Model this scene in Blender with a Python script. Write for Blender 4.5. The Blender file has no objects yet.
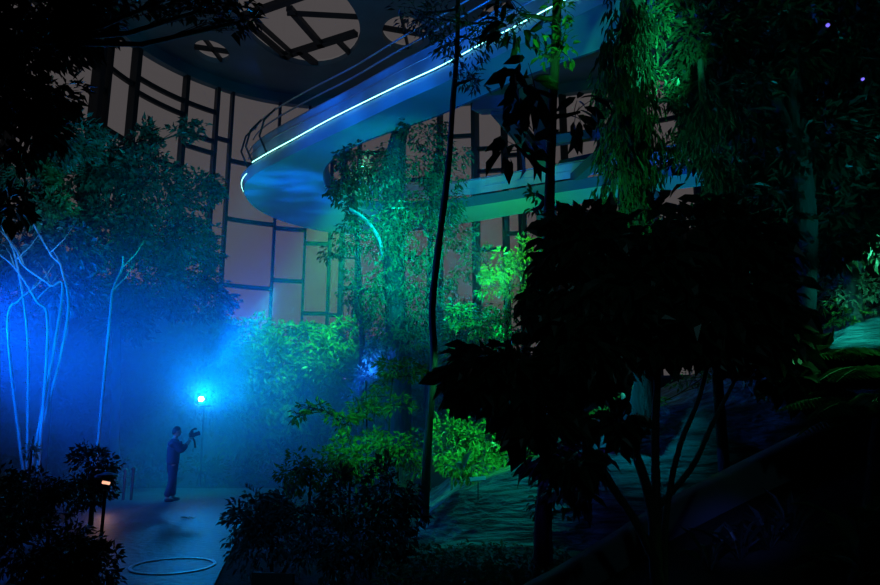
import bpy, bmesh, math, random
import numpy as np
from mathutils import Vector, Matrix

random.seed(7)
RNG = np.random.default_rng(11)
SC = bpy.context.scene
COL = SC.collection
CAMZ, F, PITCH = 1.8, 680.0, math.radians(11)
CP, SP = math.cos(PITCH), math.sin(PITCH)


# ------------------------------------------------------------------ helpers
def ray(px, py):
    a, v = (px - 440) / F, (292.5 - py) / F
    return a, CP - SP * v, SP + CP * v


def U(px, py, Y):
    """world point seen at a photo pixel, at ground distance Y"""
    a, y, z = ray(px, py)
    t = Y / y
    return Vector((a * t, Y, CAMZ + z * t))


def UZ(px, py, Z):
    """world point seen at a photo pixel, on the level Z"""
    a, y, z = ray(px, py)
    t = (Z - CAMZ) / z
    return Vector((a * t, y * t, Z))


def link(name, me, mat=None, parent=None):
    o = bpy.data.objects.new(name, me)
    COL.objects.link(o)
    if mat is not None and me is not None:
        me.materials.append(mat)
    if parent is not None:
        o.parent = parent
    return o


def tag(o, label=None, cat=None, group=None, kind=None):
    if label: o['label'] = label
    if cat: o['category'] = cat
    if group: o['group'] = group
    if kind: o['kind'] = kind
    return o


def empty(name, loc=(0, 0, 0)):
    o = bpy.data.objects.new(name, None)
    COL.objects.link(o)
    o.location = loc
    o.empty_display_size = .1
    return o


class MB:
    """collects shapes in world space into one mesh"""
    def __init__(s):
        s.v, s.f, s.n = [], [], 0

    def add(s, vs, fs):
        vs = np.asarray(vs, float).reshape(-1, 3)
        s.v.append(vs)
        s.f.extend([tuple(i + s.n for i in f) for f in fs])
        s.n += len(vs)

    def tube(s, pts, radii, seg=7, cap=True):
        pts = [Vector(p) for p in pts]
        if not hasattr(radii, '__len__'): radii = [radii] * len(pts)
        vs, fs = [], []
        prev = None
        for i, p in enumerate(pts):
            t = (pts[min(i + 1, len(pts) - 1)] - pts[max(i - 1, 0)])
            if t.length < 1e-6: t = Vector((0, 0, 1))
            t.normalize()
            if prev is None:
                a = t.cross(Vector((0, 0, 1)))
                if a.length < .05: a = t.cross(Vector((1, 0, 0)))
            else:
                a = prev - t * prev.dot(t)
            a.normalize(); prev = a
            b = t.cross(a)
            for k in range(seg):
                an = 2 * math.pi * k / seg
                vs.append(p + (a * math.cos(an) + b * math.sin(an)) * radii[i])
        for i in range(len(pts) - 1):
            for k in range(seg):
                k2 = (k + 1) % seg
                fs.append((i * seg + k, i * seg + k2, (i + 1) * seg + k2, (i + 1) * seg + k))
        if cap:
            fs.append(tuple(range(seg - 1, -1, -1)))
            fs.append(tuple((len(pts) - 1) * seg + k for k in range(seg)))
        s.add([tuple(v) for v in vs], fs)

    def box(s, c, size, rot=0.0, M=None):
        hx, hy, hz = size[0] / 2, size[1] / 2, size[2] / 2
        R = M if M is not None else Matrix.Rotation(rot, 3, 'Z')
        vs = [tuple(Vector(c) + R @ Vector((x * hx, y * hy, z * hz))) for x in (-1, 1) for y in (-1, 1) for z in (-1, 1)]
        s.add(vs, [(0, 1, 3, 2), (4, 6, 7, 5), (0, 4, 5, 1), (2, 3, 7, 6), (0, 2, 6, 4), (1, 5, 7, 3)])

    def bar(s, a, b, w, h):
        a, b = Vector(a), Vector(b)
        d = b - a
        x = d.normalized()
        y = Vector((0, 0, 1)).cross(x)
        if y.length < .05: y = Vector((0, 1, 0)).cross(x)
        y.normalize()
        z = x.cross(y)
        s.box((a + b) / 2, (d.length, w, h), M=Matrix((x, y, z)).transposed())

    def build(s, name, mat, parent=None, smooth=False, origin=None):
        me = bpy.data.meshes.new(name)
        vs = np.concatenate(s.v) if s.v else np.zeros((0, 3))
        off = np.zeros(3)
        if parent is not None:
            p, q = parent, np.zeros(3)
            while p is not None:
                q = q + np.array(p.location); p = p.parent
            off = q
        elif origin is not None:
            off = np.array(origin, float)
        me.from_pydata((vs - off).tolist(), [], s.f)
        me.update()
        if smooth:
            me.polygons.foreach_set('use_smooth', [True] * len(me.polygons))
        o = link(name, me, mat, parent)
        if parent is None and origin is not None:
            o.location = origin
        return o


# ------------------------------------------------------------------ materials
def newmat(name):
    m = bpy.data.materials.new(name)
    m.use_nodes = True
    nt = m.node_tree
    nt.nodes.clear()
    return m, nt, nt.nodes.new('ShaderNodeOutputMaterial')


def solid(name, col, rough=.6, metal=0.0, spec=.4, noise=0.0, nscale=6.0, bump=0.0, bscale=20.0, stretch=None):
    m, nt, out = newmat(name)
    b = nt.nodes.new('ShaderNodeBsdfPrincipled')
    b.inputs['Roughness'].default_value = rough
    b.inputs['Metallic'].default_value = metal
    b.inputs['Specular IOR Level'].default_value = spec
    b.inputs['Base Color'].default_value = (*col, 1)
    if noise or bump:
        tc = nt.nodes.new('ShaderNodeTexCoord')
        src = tc.outputs['Object']
        if stretch:
            mp = nt.nodes.new('ShaderNodeMapping')
            mp.inputs['Scale'].default_value = stretch[:3]
            if len(stretch) > 3: mp.inputs['Rotation'].default_value = (0, stretch[3], 0)
            nt.links.new(src, mp.inputs['Vector']); src = mp.outputs['Vector']
        if noise:
            n = nt.nodes.new('ShaderNodeTexNoise'); n.inputs['Scale'].default_value = nscale; n.inputs['Detail'].default_value = 6
            nt.links.new(src, n.inputs['Vector'])
            r = nt.nodes.new('ShaderNodeValToRGB')
            r.color_ramp.elements[0].position = .3; r.color_ramp.elements[1].position = .7
            r.color_ramp.elements[0].color = (*[c * (1 - noise) for c in col], 1)
            r.color_ramp.elements[1].color = (*[min(1, c * (1 + noise)) for c in col], 1)
            nt.links.new(n.outputs['Fac'], r.inputs['Fac']); nt.links.new(r.outputs['Color'], b.inputs['Base Color'])
        if bump:
            n2 = nt.nodes.new('ShaderNodeTexNoise'); n2.inputs['Scale'].default_value = bscale; n2.inputs['Detail'].default_value = 8
            nt.links.new(src, n2.inputs['Vector'])
            bp = nt.nodes.new('ShaderNodeBump'); bp.inputs['Strength'].default_value = bump; bp.inputs['Distance'].default_value = .25 if bump >= 1 else .1
            nt.links.new(n2.outputs['Fac'], bp.inputs['Height']); nt.links.new(bp.outputs['Normal'], b.inputs['Normal'])
    nt.links.new(b.outputs[0], out.inputs['Surface'])
    return m


def leafmat(name, col, rough=.42, trans=.3):
    m, nt, out = newmat(name)
    b = nt.nodes.new('ShaderNodeBsdfPrincipled')
    b.inputs['Roughness'].default_value = rough
    b.inputs['Specular IOR Level'].default_value = .45
    tc = nt.nodes.new('ShaderNodeTexCoord')
    n = nt.nodes.new('ShaderNodeTexNoise'); n.inputs['Scale'].default_value = 2.3; n.inputs['Detail'].default_value = 4
    nt.links.new(tc.outputs['Object'], n.inputs['Vector'])
    r = nt.nodes.new('ShaderNodeValToRGB')
    r.color_ramp.elements[0].position = .35; r.color_ramp.elements[1].position = .68
    r.color_ramp.elements[0].color = (col[0] * .55, col[1] * .6, col[2] * .6, 1)
    r.color_ramp.elements[1].color = (col[0] * 1.45, col[1] * 1.35, col[2] * 1.2, 1)
    nt.links.new(n.outputs['Fac'], r.inputs['Fac'])
    nt.links.new(r.outputs['Color'], b.inputs['Base Color'])
    t = nt.nodes.new('ShaderNodeBsdfTranslucent')
    nt.links.new(r.outputs['Color'], t.inputs['Color'])
    mx = nt.nodes.new('ShaderNodeMixShader'); mx.inputs[0].default_value = trans
    nt.links.new(b.outputs[0], mx.inputs[1]); nt.links.new(t.outputs[0], mx.inputs[2])
    nt.links.new(mx.outputs[0], out.inputs['Surface'])
    return m


def emit(name, col, strength):
    m, nt, out = newmat(name)
    e = nt.nodes.new('ShaderNodeEmission')
    e.inputs['Color'].default_value = (*col, 1); e.inputs['Strength'].default_value = strength
    nt.links.new(e.outputs[0], out.inputs['Surface'])
    return m


def glassmat(name, tint, gloss=.06, rough=.03, milky=0.0):
    m, nt, out = newmat(name)
    t = nt.nodes.new('ShaderNodeBsdfTransparent'); t.inputs['Color'].default_value = (*tint, 1)
    g = nt.nodes.new('ShaderNodeBsdfGlossy'); g.inputs['Roughness'].default_value = rough
    mx = nt.nodes.new('ShaderNodeMixShader'); mx.inputs[0].default_value = gloss
    nt.links.new(t.outputs[0], mx.inputs[1]); nt.links.new(g.outputs[0], mx.inputs[2])
    last = mx
    if milky:
        d = nt.nodes.new('ShaderNodeBsdfDiffuse'); d.inputs['Color'].default_value = (.5, .6, .7, 1)
        tc = nt.nodes.new('ShaderNodeTexCoord')
        n = nt.nodes.new('ShaderNodeTexNoise'); n.inputs['Scale'].default_value = .7; n.inputs['Detail'].default_value = 3
        nt.links.new(tc.outputs['Object'], n.inputs['Vector'])
        ml = nt.nodes.new('ShaderNodeMath'); ml.operation = 'MULTIPLY'; ml.inputs[1].default_value = milky * 2
        nt.links.new(n.outputs['Fac'], ml.inputs[0])
        m2 = nt.nodes.new('ShaderNodeMixShader')
        nt.links.new(ml.outputs[0], m2.inputs[0]); nt.links.new(mx.outputs[0], m2.inputs[1]); nt.links.new(d.outputs[0], m2.inputs[2])
        last = m2
    nt.links.new(last.outputs[0], out.inputs['Surface'])
    return m


def fogmat(name, density, col=(.22, .72, 1), aniso=.1, noise=.5, nscale=.25):
    """mist that thins smoothly to nothing at the edge of its own volume, with soft drifts in it"""
    m, nt, out = newmat(name)
    v = nt.nodes.new('ShaderNodeVolumeScatter')
    v.inputs['Color'].default_value = (*col, 1); v.inputs['Anisotropy'].default_value = aniso  # blue of the lights partly tinted into the scatter colour
    tc = nt.nodes.new('ShaderNodeTexCoord')
    ln = nt.nodes.new('ShaderNodeVectorMath'); ln.operation = 'LENGTH'
    nt.links.new(tc.outputs['Object'], ln.inputs[0])
    mr = nt.nodes.new('ShaderNodeMapRange'); mr.interpolation_type = 'SMOOTHSTEP'
    mr.inputs['From Min'].default_value = 1.0; mr.inputs['From Max'].default_value = .15
    mr.inputs['To Min'].default_value = 0; mr.inputs['To Max'].default_value = density
    nt.links.new(ln.outputs['Value'], mr.inputs['Value'])
    n = nt.nodes.new('ShaderNodeTexNoise'); n.inputs['Scale'].default_value = 2.2; n.inputs['Detail'].default_value = 2
    nt.links.new(tc.outputs['Object'], n.inputs['Vector'])
    m2 = nt.nodes.new('ShaderNodeMapRange'); m2.inputs['From Min'].default_value = .3; m2.inputs['From Max'].default_value = .7
    m2.inputs['To Min'].default_value = 1 - noise; m2.inputs['To Max'].default_value = 1 + noise
    nt.links.new(n.outputs['Fac'], m2.inputs['Value'])
    ml = nt.nodes.new('ShaderNodeMath'); ml.operation = 'MULTIPLY'
    nt.links.new(mr.outputs[0], ml.inputs[0]); nt.links.new(m2.outputs[0], ml.inputs[1])
    nt.links.new(ml.outputs[0], v.inputs['Density'])
    nt.links.new(v.outputs[0], out.inputs['Volume'])
    return m


M = dict(
    steel=solid('painted_steel', (.016, .024, .03), .55, .2),
    soffit=solid('dark_ceiling_panel', (.10, .16, .22), .7, noise=.15, nscale=.5),
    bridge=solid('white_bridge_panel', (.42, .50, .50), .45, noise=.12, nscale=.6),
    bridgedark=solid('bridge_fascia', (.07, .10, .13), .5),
    rail=solid('brushed_rail', (.45, .5, .55), .3, .7),
    pane=glassmat('facade_glass', (.88, .84, .85), .02, .02),
    balglass=glassmat('balustrade_glass', (.55, .7, .85), .08, .05, .75),
    soil=solid('dark_soil', (.02, .022, .018), .95, noise=.4, nscale=4, bump=.4),
    path=solid('stone_path', (.026, .034, .04), .5, noise=.35, nscale=1.5, bump=.25, bscale=9),
    ringm=solid('pale_ring_paint', (.75, .78, .8), .4),
    rock=solid('mossy_rock', (.09, .15, .13), .6, noise=.9, nscale=2.2, bump=1.0, bscale=4, stretch=(.5, 1.3, 3.2, .32)),
    wallkerb=solid('smooth_render', (.10, .12, .14), .7, noise=.3, nscale=2, bump=.2, bscale=6),
    darkwall=solid('dark_wall', (.012, .016, .018), .9, noise=.3, nscale=1),
    bark=solid('dark_bark', (.045, .042, .036), .8, noise=.4, nscale=9, bump=.5, bscale=18, stretch=(1, 1, .25)),
    palebark=solid('pale_bark', (.22, .22, .2), .7, noise=.35, nscale=9, bump=.4, bscale=18, stretch=(1, 1, .25)),
    leaf=leafmat('leaf_green', (.055, .14, .06)),
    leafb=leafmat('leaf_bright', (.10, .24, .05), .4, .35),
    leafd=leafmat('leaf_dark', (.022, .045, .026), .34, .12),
    leafblue=leafmat('leaf_bluish', (.045, .10, .09)),
    leafpale=leafmat('leaf_pale', (.20, .30, .22), .4, .3),
    leafp=leafmat('leaf_purple', (.06, .03, .10), .35, .2),
    skin=solid('skin', (.35, .2, .14), .55),
    hair=solid('hair', (.01, .01, .012), .5),
    shirt=solid('dark_shirt', (.02, .024, .035), .8),
    trouser=solid('dark_trousers', (.015, .018, .026), .85),
    black=solid('black_plastic', (.012, .012, .014), .4),
    lens=solid('lens_glass', (.02, .02, .05), .08, .0, .8),
    red=solid('rust_red_edging', (.25, .03, .02), .6, noise=.3),
    plate=solid('pale_plate', (.6, .62, .6), .5),
    led=emit('led_strip', (.25, 1.0, .9), 6.0),
    lamp=emit('lamp_lens', (.55, .85, 1.0), 60.0),
    warm=emit('warm_lamp', (1.0, .45, .28), 1.3),
    violet=emit('violet_lamp', (.2, .15, 1.0), 1.2),
)

# ------------------------------------------------------------------ leaves
T_SIMPLE = (np.array([(0, 0, 0), (.42, .5, .10), (.42, -.5, .10), (1, 0, -.12)]), [(0, 1, 3), (0, 3, 2)])
T_BROAD = (np.array([(0, 0, 0), (.22, .36, .07), (.22, -.36, .07), (.28, 0, 0), (.62, .44, .04), (.62, -.44, .04), (.64, 0, -.05), (1, 0, -.22)]),
           [(0, 1, 3), (0, 3, 2), (1, 4, 6, 3), (3, 6, 5, 2), (4, 7, 6), (6, 7, 5)])


def unit(a):
    return a / np.maximum(np.linalg.norm(a, axis=1, keepdims=True), 1e-9)


def leaves(mb, pos, d, n, L, wr=.4, T=T_SIMPLE):
    pos = np.asarray(pos, float); d = unit(np.asarray(d, float)); n = np.asarray(n, float)
    n = unit(n - d * (n * d).sum(1, keepdims=True))
    b = np.cross(n, d)
    tv, tf = T
    L = np.broadcast_to(L, (len(pos),))
    V = (pos[:, None, :] + L[:, None, None] * (d[:, None, :] * tv[None, :, 0:1] + b[:, None, :] * (tv[None, :, 1:2] * wr) + n[:, None, :] * tv[None, :, 2:3]))
    k = len(tv)
    base = mb.n
    mb.v.append(V.reshape(-1, 3))
    for i in range(len(pos)):
        o = base + i * k
        mb.f.extend([tuple(j + o for j in f) for f in tf])
    mb.n += len(pos) * k


def in_ball(n, shell=.0):
    u = unit(RNG.normal(size=(n, 3)))
    r = RNG.random((n, 1)) ** (1 / 3)
    return u * (shell + (1 - shell) * r)


def ground_z(x, y):
    if 10.8 < y < 23 and x > -1.0:
        return max(0.0, crest_h(x) - .12) * min(1, max(0, (23 - y) / 5))
    return 0.0


CREST = [(395, 545), (415, 531), (430, 516), (460, 493), (500, 475), (540, 463), (600, 431), (650, 415), (700, 395), (760, 368), (820, 341), (880, 317), (960, 285), (1060, 250)]
CRW = [U(a, b, 12.0) for a, b in CREST]


def crest_h(x):
    return float(np.interp(x, [p.x for p in CRW], [p.z for p in CRW]))


def plant(name, label, cat, Y, base, stems=(), clusters=(), bark='bark', leaf='leaf', group=None, style='lance', wr=.4, droop=.35,
          twigs=7, twig_r=.008, dens=1.0, base_z=None, sub=.36, T=T_SIMPLE, stem_name='trunk'):
    """stems: (points [(px,py[,dY])...], r0, r1[, to_ground]); clusters: (px,py,dY,rx,ry,n,leaf_len[, opts]) in photo pixels at distance Y+dY"""
    b0 = U(base[0], base[1], Y)
    gz = ground_z(b0.x, Y) if base_z is None else base_z
    root = empty(name, (b0.x, Y, gz))
    tag(root, label, cat, group)
    skel = []
    for st in stems:
        pts, r0, r1 = st[0], st[1], st[2]
        w = [U(p[0], p[1], Y + (p[2] if len(p) > 2 else 0)) for p in pts]
        if len(st) > 3 and st[3]:
            w.insert(0, Vector((w[0].x + (w[0].x - w[1].x) * .15, w[0].y, gz - .05)))
        # smooth
        q = []
        for i in range(len(w) - 1):
            for k in range(4):
                t = k / 4
                p0, p1, p2, p3 = w[max(i - 1, 0)], w[i], w[i + 1], w[min(i + 2, len(w) - 1)]
                q.append(.5 * ((2 * p1) + (p2 - p0) * t + (2 * p0 - 5 * p1 + 4 * p2 - p3) * t * t + (3 * p1 - p0 - 3 * p2 + p3) * t ** 3))
        q.append(w[-1])
        rr = [r0 + (r1 - r0) * i / (len(q) - 1) for i in range(len(q))]
        if r0 > .04:
            rr = [r * random.uniform(.92, 1.08) for r in rr]
        mb = MB(); mb.tube(q, rr, 9 if r0 > .05 else 6)
        nm = stem_name if len(st) < 5 else st[4]
        mb.build(nm, M[bark], root, True)
        skel += list(zip(q, rr))
    if not skel:
        skel = [(Vector((b0.x, Y, gz)), .02)]
    S = np.array([list(p) for p, r in skel])
    for c in clusters:
        px, py, dY, rx, ry, n, LL = c[:7]
        opt = c[7] if len(c) > 7 else {}
        yy = Y + dY
        ctr = U(px, py, yy)
        k = yy / F * 1.02
        R = np.array([rx * k, opt.get('rd', max(rx, ry) * k * .8), ry * k])
        nt_ = opt.get('twigs', twigs)
        cs = np.array(ctr) + in_ball(nt_, .35) * R * .82
        # limb from the nearest lower skeleton point to the cluster's centre
        dd = np.linalg.norm(S - np.array(ctr), axis=1) + np.maximum(0, S[:, 2] - ctr.z) * .6
        i0 = int(np.argmin(dd))
        p0 = Vector(S[i0]); r0 = skel[i0][1]
        br = MB()
        mid = p0.lerp(ctr, .55) + Vector((0, 0, -.08 * (ctr - p0).length + .1 * abs(R[2])))
        rl = max(twig_r * 1.6, min(r0 * .6, .05))
        limb = [p0, p0.lerp(mid, .5) + Vector((random.uniform(-.03, .03), 0, random.uniform(-.03, .03))), mid, ctr]
        br.tube(limb, [rl, rl * .9, rl * .8, rl * .5], 5)
        P, D, N = [], [], []
        subr = R * opt.get('sub', sub)
        per = max(4, int(n * dens) // nt_)
        for c0 in cs:
            cv = Vector(c0)
            st = limb[2].lerp(ctr, random.random())
            m2 = st.lerp(cv, .5) + Vector((0, 0, .06 * (cv - st).length))
            br.tube([st, m2, cv], [twig_r, twig_r * .8, twig_r * .5], 4, False)
            tdir = np.array(cv - st) / max((cv - st).length, 1e-3)
            off = in_ball(per) * subr
            P.append(c0 + off)
            out = unit(off + tdir * np.mean(subr) * .7 + RNG.normal(size=off.shape) * np.mean(subr) * .35)
            D.append(out)
        P = np.concatenate(P); D = np.concatenate(D)
        dr = opt.get('droop', droop)
        D = unit(D + np.array([0, 0, -dr]) + RNG.normal(size=D.shape) * .25)
        N = RNG.normal(size=D.shape) * .6 + np.array([0, -.55, .8])
        if dr > 1:
            N = RNG.normal(size=D.shape) * .6 + np.array([0, -1, .1])
        L = LL * RNG.uniform(.6, 1.2, len(P))
        bo = br.build('branch', M[bark], root, True)
        lm = MB()
        leaves(lm, P, D, N, L, opt.get('wr', wr), opt.get('T', T))
        lm.build('foliage', M[opt.get('leaf', leaf)], bo)
    return root


def fern(name, label, cat, base, n, length, mat, spread=(0, 2 * math.pi), group=None, wr=.22, arch=1.0, pin=26, tilt=(.5, 1.1)):
    root = empty(name, base); tag(root, label, cat, group)
    for i in range(n):
        az = spread[0] + (spread[1] - spread[0]) * (i + random.random() * .6) / n
        L = length * random.uniform(.75, 1.15)
        el = random.uniform(*tilt)
        pts = []
        for k in range(9):
            t = k / 8
            r = L * t * math.cos(el) * (1 + .2 * t)
            z = L * t * math.sin(el) - arch * L * .55 * t * t
            pts.append(Vector(base) + Vector((math.cos(az) * r, math.sin(az) * r, z + .02)))
        mb = MB(); mb.tube(pts, [.008 * (1 - .7 * k / 8) for k in range(9)], 4)
        P, D, N, LL = [], [], [], []
        for k in range(pin):
            t = .12 + .88 * k / pin
            s = t * 8; a = min(int(s), 7)
            p = pts[a].lerp(pts[a + 1], s - a)
            tg = (pts[a + 1] - pts[a]).normalized()
            sd = tg.cross(Vector((0, 0, 1))).normalized()
            for sg in (-1, 1):
                P.append(p); D.append(tg * .55 + sd * sg + Vector((0, 0, -.25))); N.append(sd.cross(tg) + Vector((0, 0, .2)))
                LL.append(L * .26 * math.sin(math.pi * min(1, .15 + .85 * t)) + .02)
        leaves(mb, [tuple(p) for p in P], [tuple(p) for p in D], [tuple(p) for p in N], np.array(LL), wr)
        mb.build('frond', M[mat], root)
    return root


def blades(name, label, cat, base, n, L, mat, wr=.22, group=None, up=(.6, 1.3), leafname='leaf'):
    """rosette of single broad leaves, each leaf a part"""
    root = empty(name, base); tag(root, label, cat, group)
    for i in range(n):
        az = 2 * math.pi * (i + random.random() * .5) / n
        el = random.uniform(*up)
        d = Vector((math.cos(az) * math.cos(el), math.sin(az) * math.cos(el), math.sin(el)))
        mb = MB()
        l = L * random.uniform(.7, 1.15)
        p1 = Vector(base) + d * l * .35
        mb.tube([Vector(base), p1], [.008, .005], 4)
        leaves(mb, [tuple(p1)], [tuple(d + Vector((0, 0, -.2)))], [(-d.x, -d.y, .8)], np.array([l * .75]), wr, T_BROAD)
        mb.build(leafname, M[mat], root)
    return root


# ------------------------------------------------------------------ camera, world
cam = bpy.data.cameras.new('camera')
cam.sensor_width = 36; cam.lens = F * 36 / 880
cam.clip_end = 300
co = bpy.data.objects.new('camera', cam); COL.objects.link(co)
co.location = (0, 0, CAMZ); co.rotation_euler = (math.pi / 2 + PITCH, 0, 0)
SC.camera = co
w = bpy.data.worlds.new('night_sky'); SC.world = w; w.use_nodes = True
wn = w.node_tree; bg = wn.nodes['Background']
bg.inputs['Color'].default_value = (1.0, .93, .95, 1); bg.inputs['Strength'].default_value = .078
SC.view_settings.view_transform = 'Standard'
SC.view_settings.look = 'None'
SC.view_settings.exposure = 0; SC.view_settings.gamma = 1
SC.view_settings.use_curve_mapping = False
try:
    SC.cycles.use_denoising = True
    SC.cycles.max_bounces = 6; SC.cycles.volume_bounces = 1
    SC.cycles.diffuse_bounces = 2; SC.cycles.transparent_max_bounces = 24
    SC.cycles.caustics_reflective = False; SC.cycles.caustics_refractive = False
    SC.cycles.sample_clamp_indirect = 3.0
except Exception:
    pass

# ------------------------------------------------------------------ the setting: glass drum, ceiling, floor
H = 24.0
AX, AY, R1, R2 = -7.0, 32.6, 11.2, 27.0       # plan: quarter circle at the back on one side, half ellipse on the other, straight walls forward


def plan(th):
    """point on the facade at bearing parameter th: -pi/2 .. pi/2 across the curved back"""
    if th < 0: return (AX + R1 * math.sin(th), AY + R1 * math.cos(th))
    return (AX + R2 * math.sin(th), AY + R1 * math.cos(th))


def px_of(x, y, z):
    fw = y * CP + (z - CAMZ) * SP
    return 440 + F * x / fw


def th_for(px, z):
    best = min(np.linspace(-math.pi / 2, math.pi / 2, 3000), key=lambda t: abs(px_of(*plan(t), z) - px))
    return float(best)


def facade_xy(u):
    """u: arc parameter; below -pi/2 runs forward along the straight side"""
    if u < -math.pi / 2: return (AX - R1, AY - (-math.pi / 2 - u) * 12)
    return plan(u)


posts = [(-2.9, .16), (-2.6, .16), (-2.3, .16), (-2.05, .16)]
for px, z, wd in [(100, 21, .42), (108, 21, .2), (133, 20, .34), (182, 19, .24), (213, 18, .2), (229, 19, .16), (274, 14, .17), (304, 12, .17), (329, 12, .2), (345, 20, .34),
                  (357, 12, .2), (402, 12, .2), (440, 16, .2), (476, 16, .34), (506, 14, .2), (523, 14, .3), (566, 16, .2), (604, 15, .2), (650, 14, .2), (700, 14, .2)]:
    posts.append((th_for(px, z), wd))
posts.sort()
transoms = {  # photo rows where a transom meets the bay, per bay (bay index = its left-hand post)
}
rows = {4: [19.5, 16], 5: [21, 17.5], 6: [21.6, 20.7, 17.2, 12], 7: [21.6, 19.6, 18.8, 15], 8: [19.9, 16.2, 12], 9: [18.6, 14.7, 10.4], 10: [20.6, 14.5, 11], 11: [13.6, 8.9],
        12: [21.5, 17.9, 12.8, 8.8], 13: [16.5, 10.6], 14: [20, 15.2, 10.4], 15: [18, 12.6], 16: [21, 15.2], 17: [20, 18.4, 16.8, 13], 18: [19.4, 17.2, 14], 19: [20.6, 17.3, 15.7, 12]}
for i, (u, wd) in enumerate(posts):
    root = empty('window_%d' % (i + 1), (*facade_xy(u), 0))
    tag(root, kind='structure')
    mb = MB(); x, y = facade_xy(u); mb.box((x, y, H / 2), (wd, .5, H), math.atan2(-(x - AX), y - AY) if u > -1.57 else math.pi / 2)
    mb.build('window_post', M['steel'], root)
    if i + 1 == len(posts): break
    u2 = posts[i + 1][0]
    n = max(2, int((u2 - u) / .05))
    arc = [facade_xy(u + (u2 - u) * k / n) for k in range(n + 1)]
    g = MB()
    vs = [(a, b, z) for a, b in arc for z in (0, H)]
    g.add(vs, [(2 * k, 2 * k + 2, 2 * k + 3, 2 * k + 1) for k in range(n)])
    g.build('window_pane', M['pane'], root)
    for z in rows.get(i, [20.5, 16.8, 13, 9]) + [4.5]:
        t = MB()
        for k in range(n):
            t.bar((*arc[k], z), (*arc[k + 1], z), .22, .26)
        t.build('window_transom', M['steel'], root)

# ceiling with round skylight holes
holes = [UZ(301, 24, H), UZ(404, 34, H), UZ(212, 52, H), UZ(96, 40, H), UZ(500, 20, H)]
hr = [(3.3, 4.6), (1.25, 1.75), (1.0, 1.3), (1.2, 1.5), (1.2, 1.6)]


def outline():
    p = [facade_xy(u) for u in np.linspace(-math.pi / 2, math.pi / 2, 64)]
    return [(AX - R1, -4)] + p + [(AX + R2, -4)]


def ceiling_mesh():
    bm = bmesh.new()
    loops = [[bm.verts.new((x, y, H)) for x, y in outline()]]
    for c, (a, b) in zip(holes, hr):
        loops.append([bm.verts.new((c.x + a * math.cos(t), c.y + b * math.sin(t), H)) for t in np.linspace(0, 2 * math.pi, 40, endpoint=False)])
    es = []
    for lp in loops:
        for i in range(len(lp)):
            es.append(bm.edges.new((lp[i], lp[(i + 1) % len(lp)])))
    r = bmesh.ops.triangle_fill(bm, use_beauty=True, use_dissolve=False, edges=es)
    bad = []
    for f in bm.faces:
        m = f.calc_center_median()
        for c, (a, b) in zip(holes, hr):
            if ((m.x - c.x) / a) ** 2 + ((m.y - c.y) / b) ** 2 < .98: bad.append(f); break
    bmesh.ops.delete(bm, geom=bad, context='FACES')
    ex = bmesh.ops.extrude_face_region(bm, geom=list(bm.faces))
    bmesh.ops.translate(bm, verts=[v for v in ex['geom'] if isinstance(v, bmesh.types.BMVert)], vec=(0, 0, .35))
    bmesh.ops.recalc_face_normals(bm, faces=bm.faces)
    me = bpy.data.meshes.new('ceiling'); bm.to_mesh(me); bm.free()
    return me


tag(link('ceiling', ceiling_mesh(), M['soffit']), kind='structure')
# edge beam round the drum under the ceiling
mb = MB()
pts = [(*p, H - .35) for p in outline()]
for a, b in zip(pts[:-1], pts[1:]): mb.bar(a, b, .5, .7)
tag(mb.build('trim_1', M['soffit']), kind='structure')
for k, (c, (a, b)) in enumerate(zip(holes, hr)):
    root = empty('window_%d' % (40 + k), (c.x, c.y, H)); tag(root, kind='structure')
    mb = MB()
    ring = [(c.x + a * 1.0 * math.cos(t), c.y + b * 1.0 * math.sin(t), H + .45) for t in np.linspace(0, 2 * math.pi, 40, endpoint=False)]
    mb.add(ring, [tuple(range(40))]); mb.build('skylight_pane', M['pane'], root)
    mb = MB()
    if k == 0:
        segs = [((222, 24), (312, -8)), ((280, 57), (356, 33)), ((289, 8), (322, 46)), ((298, 50), (324, 70)), ((248, 24), (288, 58)), ((256, 21), (294, 55)), ((338, 41), (358, 61)), ((287, 13), (362, 17))]
        wds = [.42, .42, .36, .36, .26, .14, .22, .1]
    else:
        cx, cy = px_of(c.x, c.y, H), 0
        segs = None
    if segs:
        for (p, q), wd in zip(segs, wds):
            A, B = UZ(p[0], p[1], H + .2), UZ(q[0], q[1], H + .2)
            mb.bar(A, B, wd, .3)
    else:
        mb.bar((c.x - a, c.y - .2 * b, H + .2), (c.x + a, c.y + .25 * b, H + .2), .22, .25)
        mb.bar((c.x - .1, c.y - b, H + .2), (c.x + .15, c.y + b, H + .2), .16, .25)
    mb.build('skylight_beam', M['steel'], root)

mb = MB(); mb.add([(-19, -4, -.02), (22, -4, -.02), (22, 46, -.02), (-19, 46, -.02)], [(0, 1, 2, 3)])
tag(mb.build('ground', M['soil']), kind='structure')
mb = MB()
edge_l = [(-5.2, 2), (-5.6, 6), (-6.2, 10), (-7.4, 14.5), (-11.5, 16.8), (-14, 20.4)]
edge_r = [(-1.6, 2), (-2.1, 6), (-2.85, 9.5), (-3.6, 13), (-4.4, 16), (-4.6, 20.4)]
vs = [(*p, 0) for p in edge_l] + [(*p, 0) for p in edge_r] + [(*p, -.06) for p in edge_l] + [(*p, -.06) for p in edge_r]
n = len(edge_l)
mb.add(vs, [(k, k + 1, n + k + 1, n + k) for k in range(n - 1)] + [(k, 2 * n + k, 2 * n + k + 1, k + 1) for k in range(n - 1)] + [(n + k, n + k + 1, 3 * n + k + 1, 3 * n + k) for k in range(n - 1)])
tag(mb.build('floor', M['path']), kind='structure')
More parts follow.
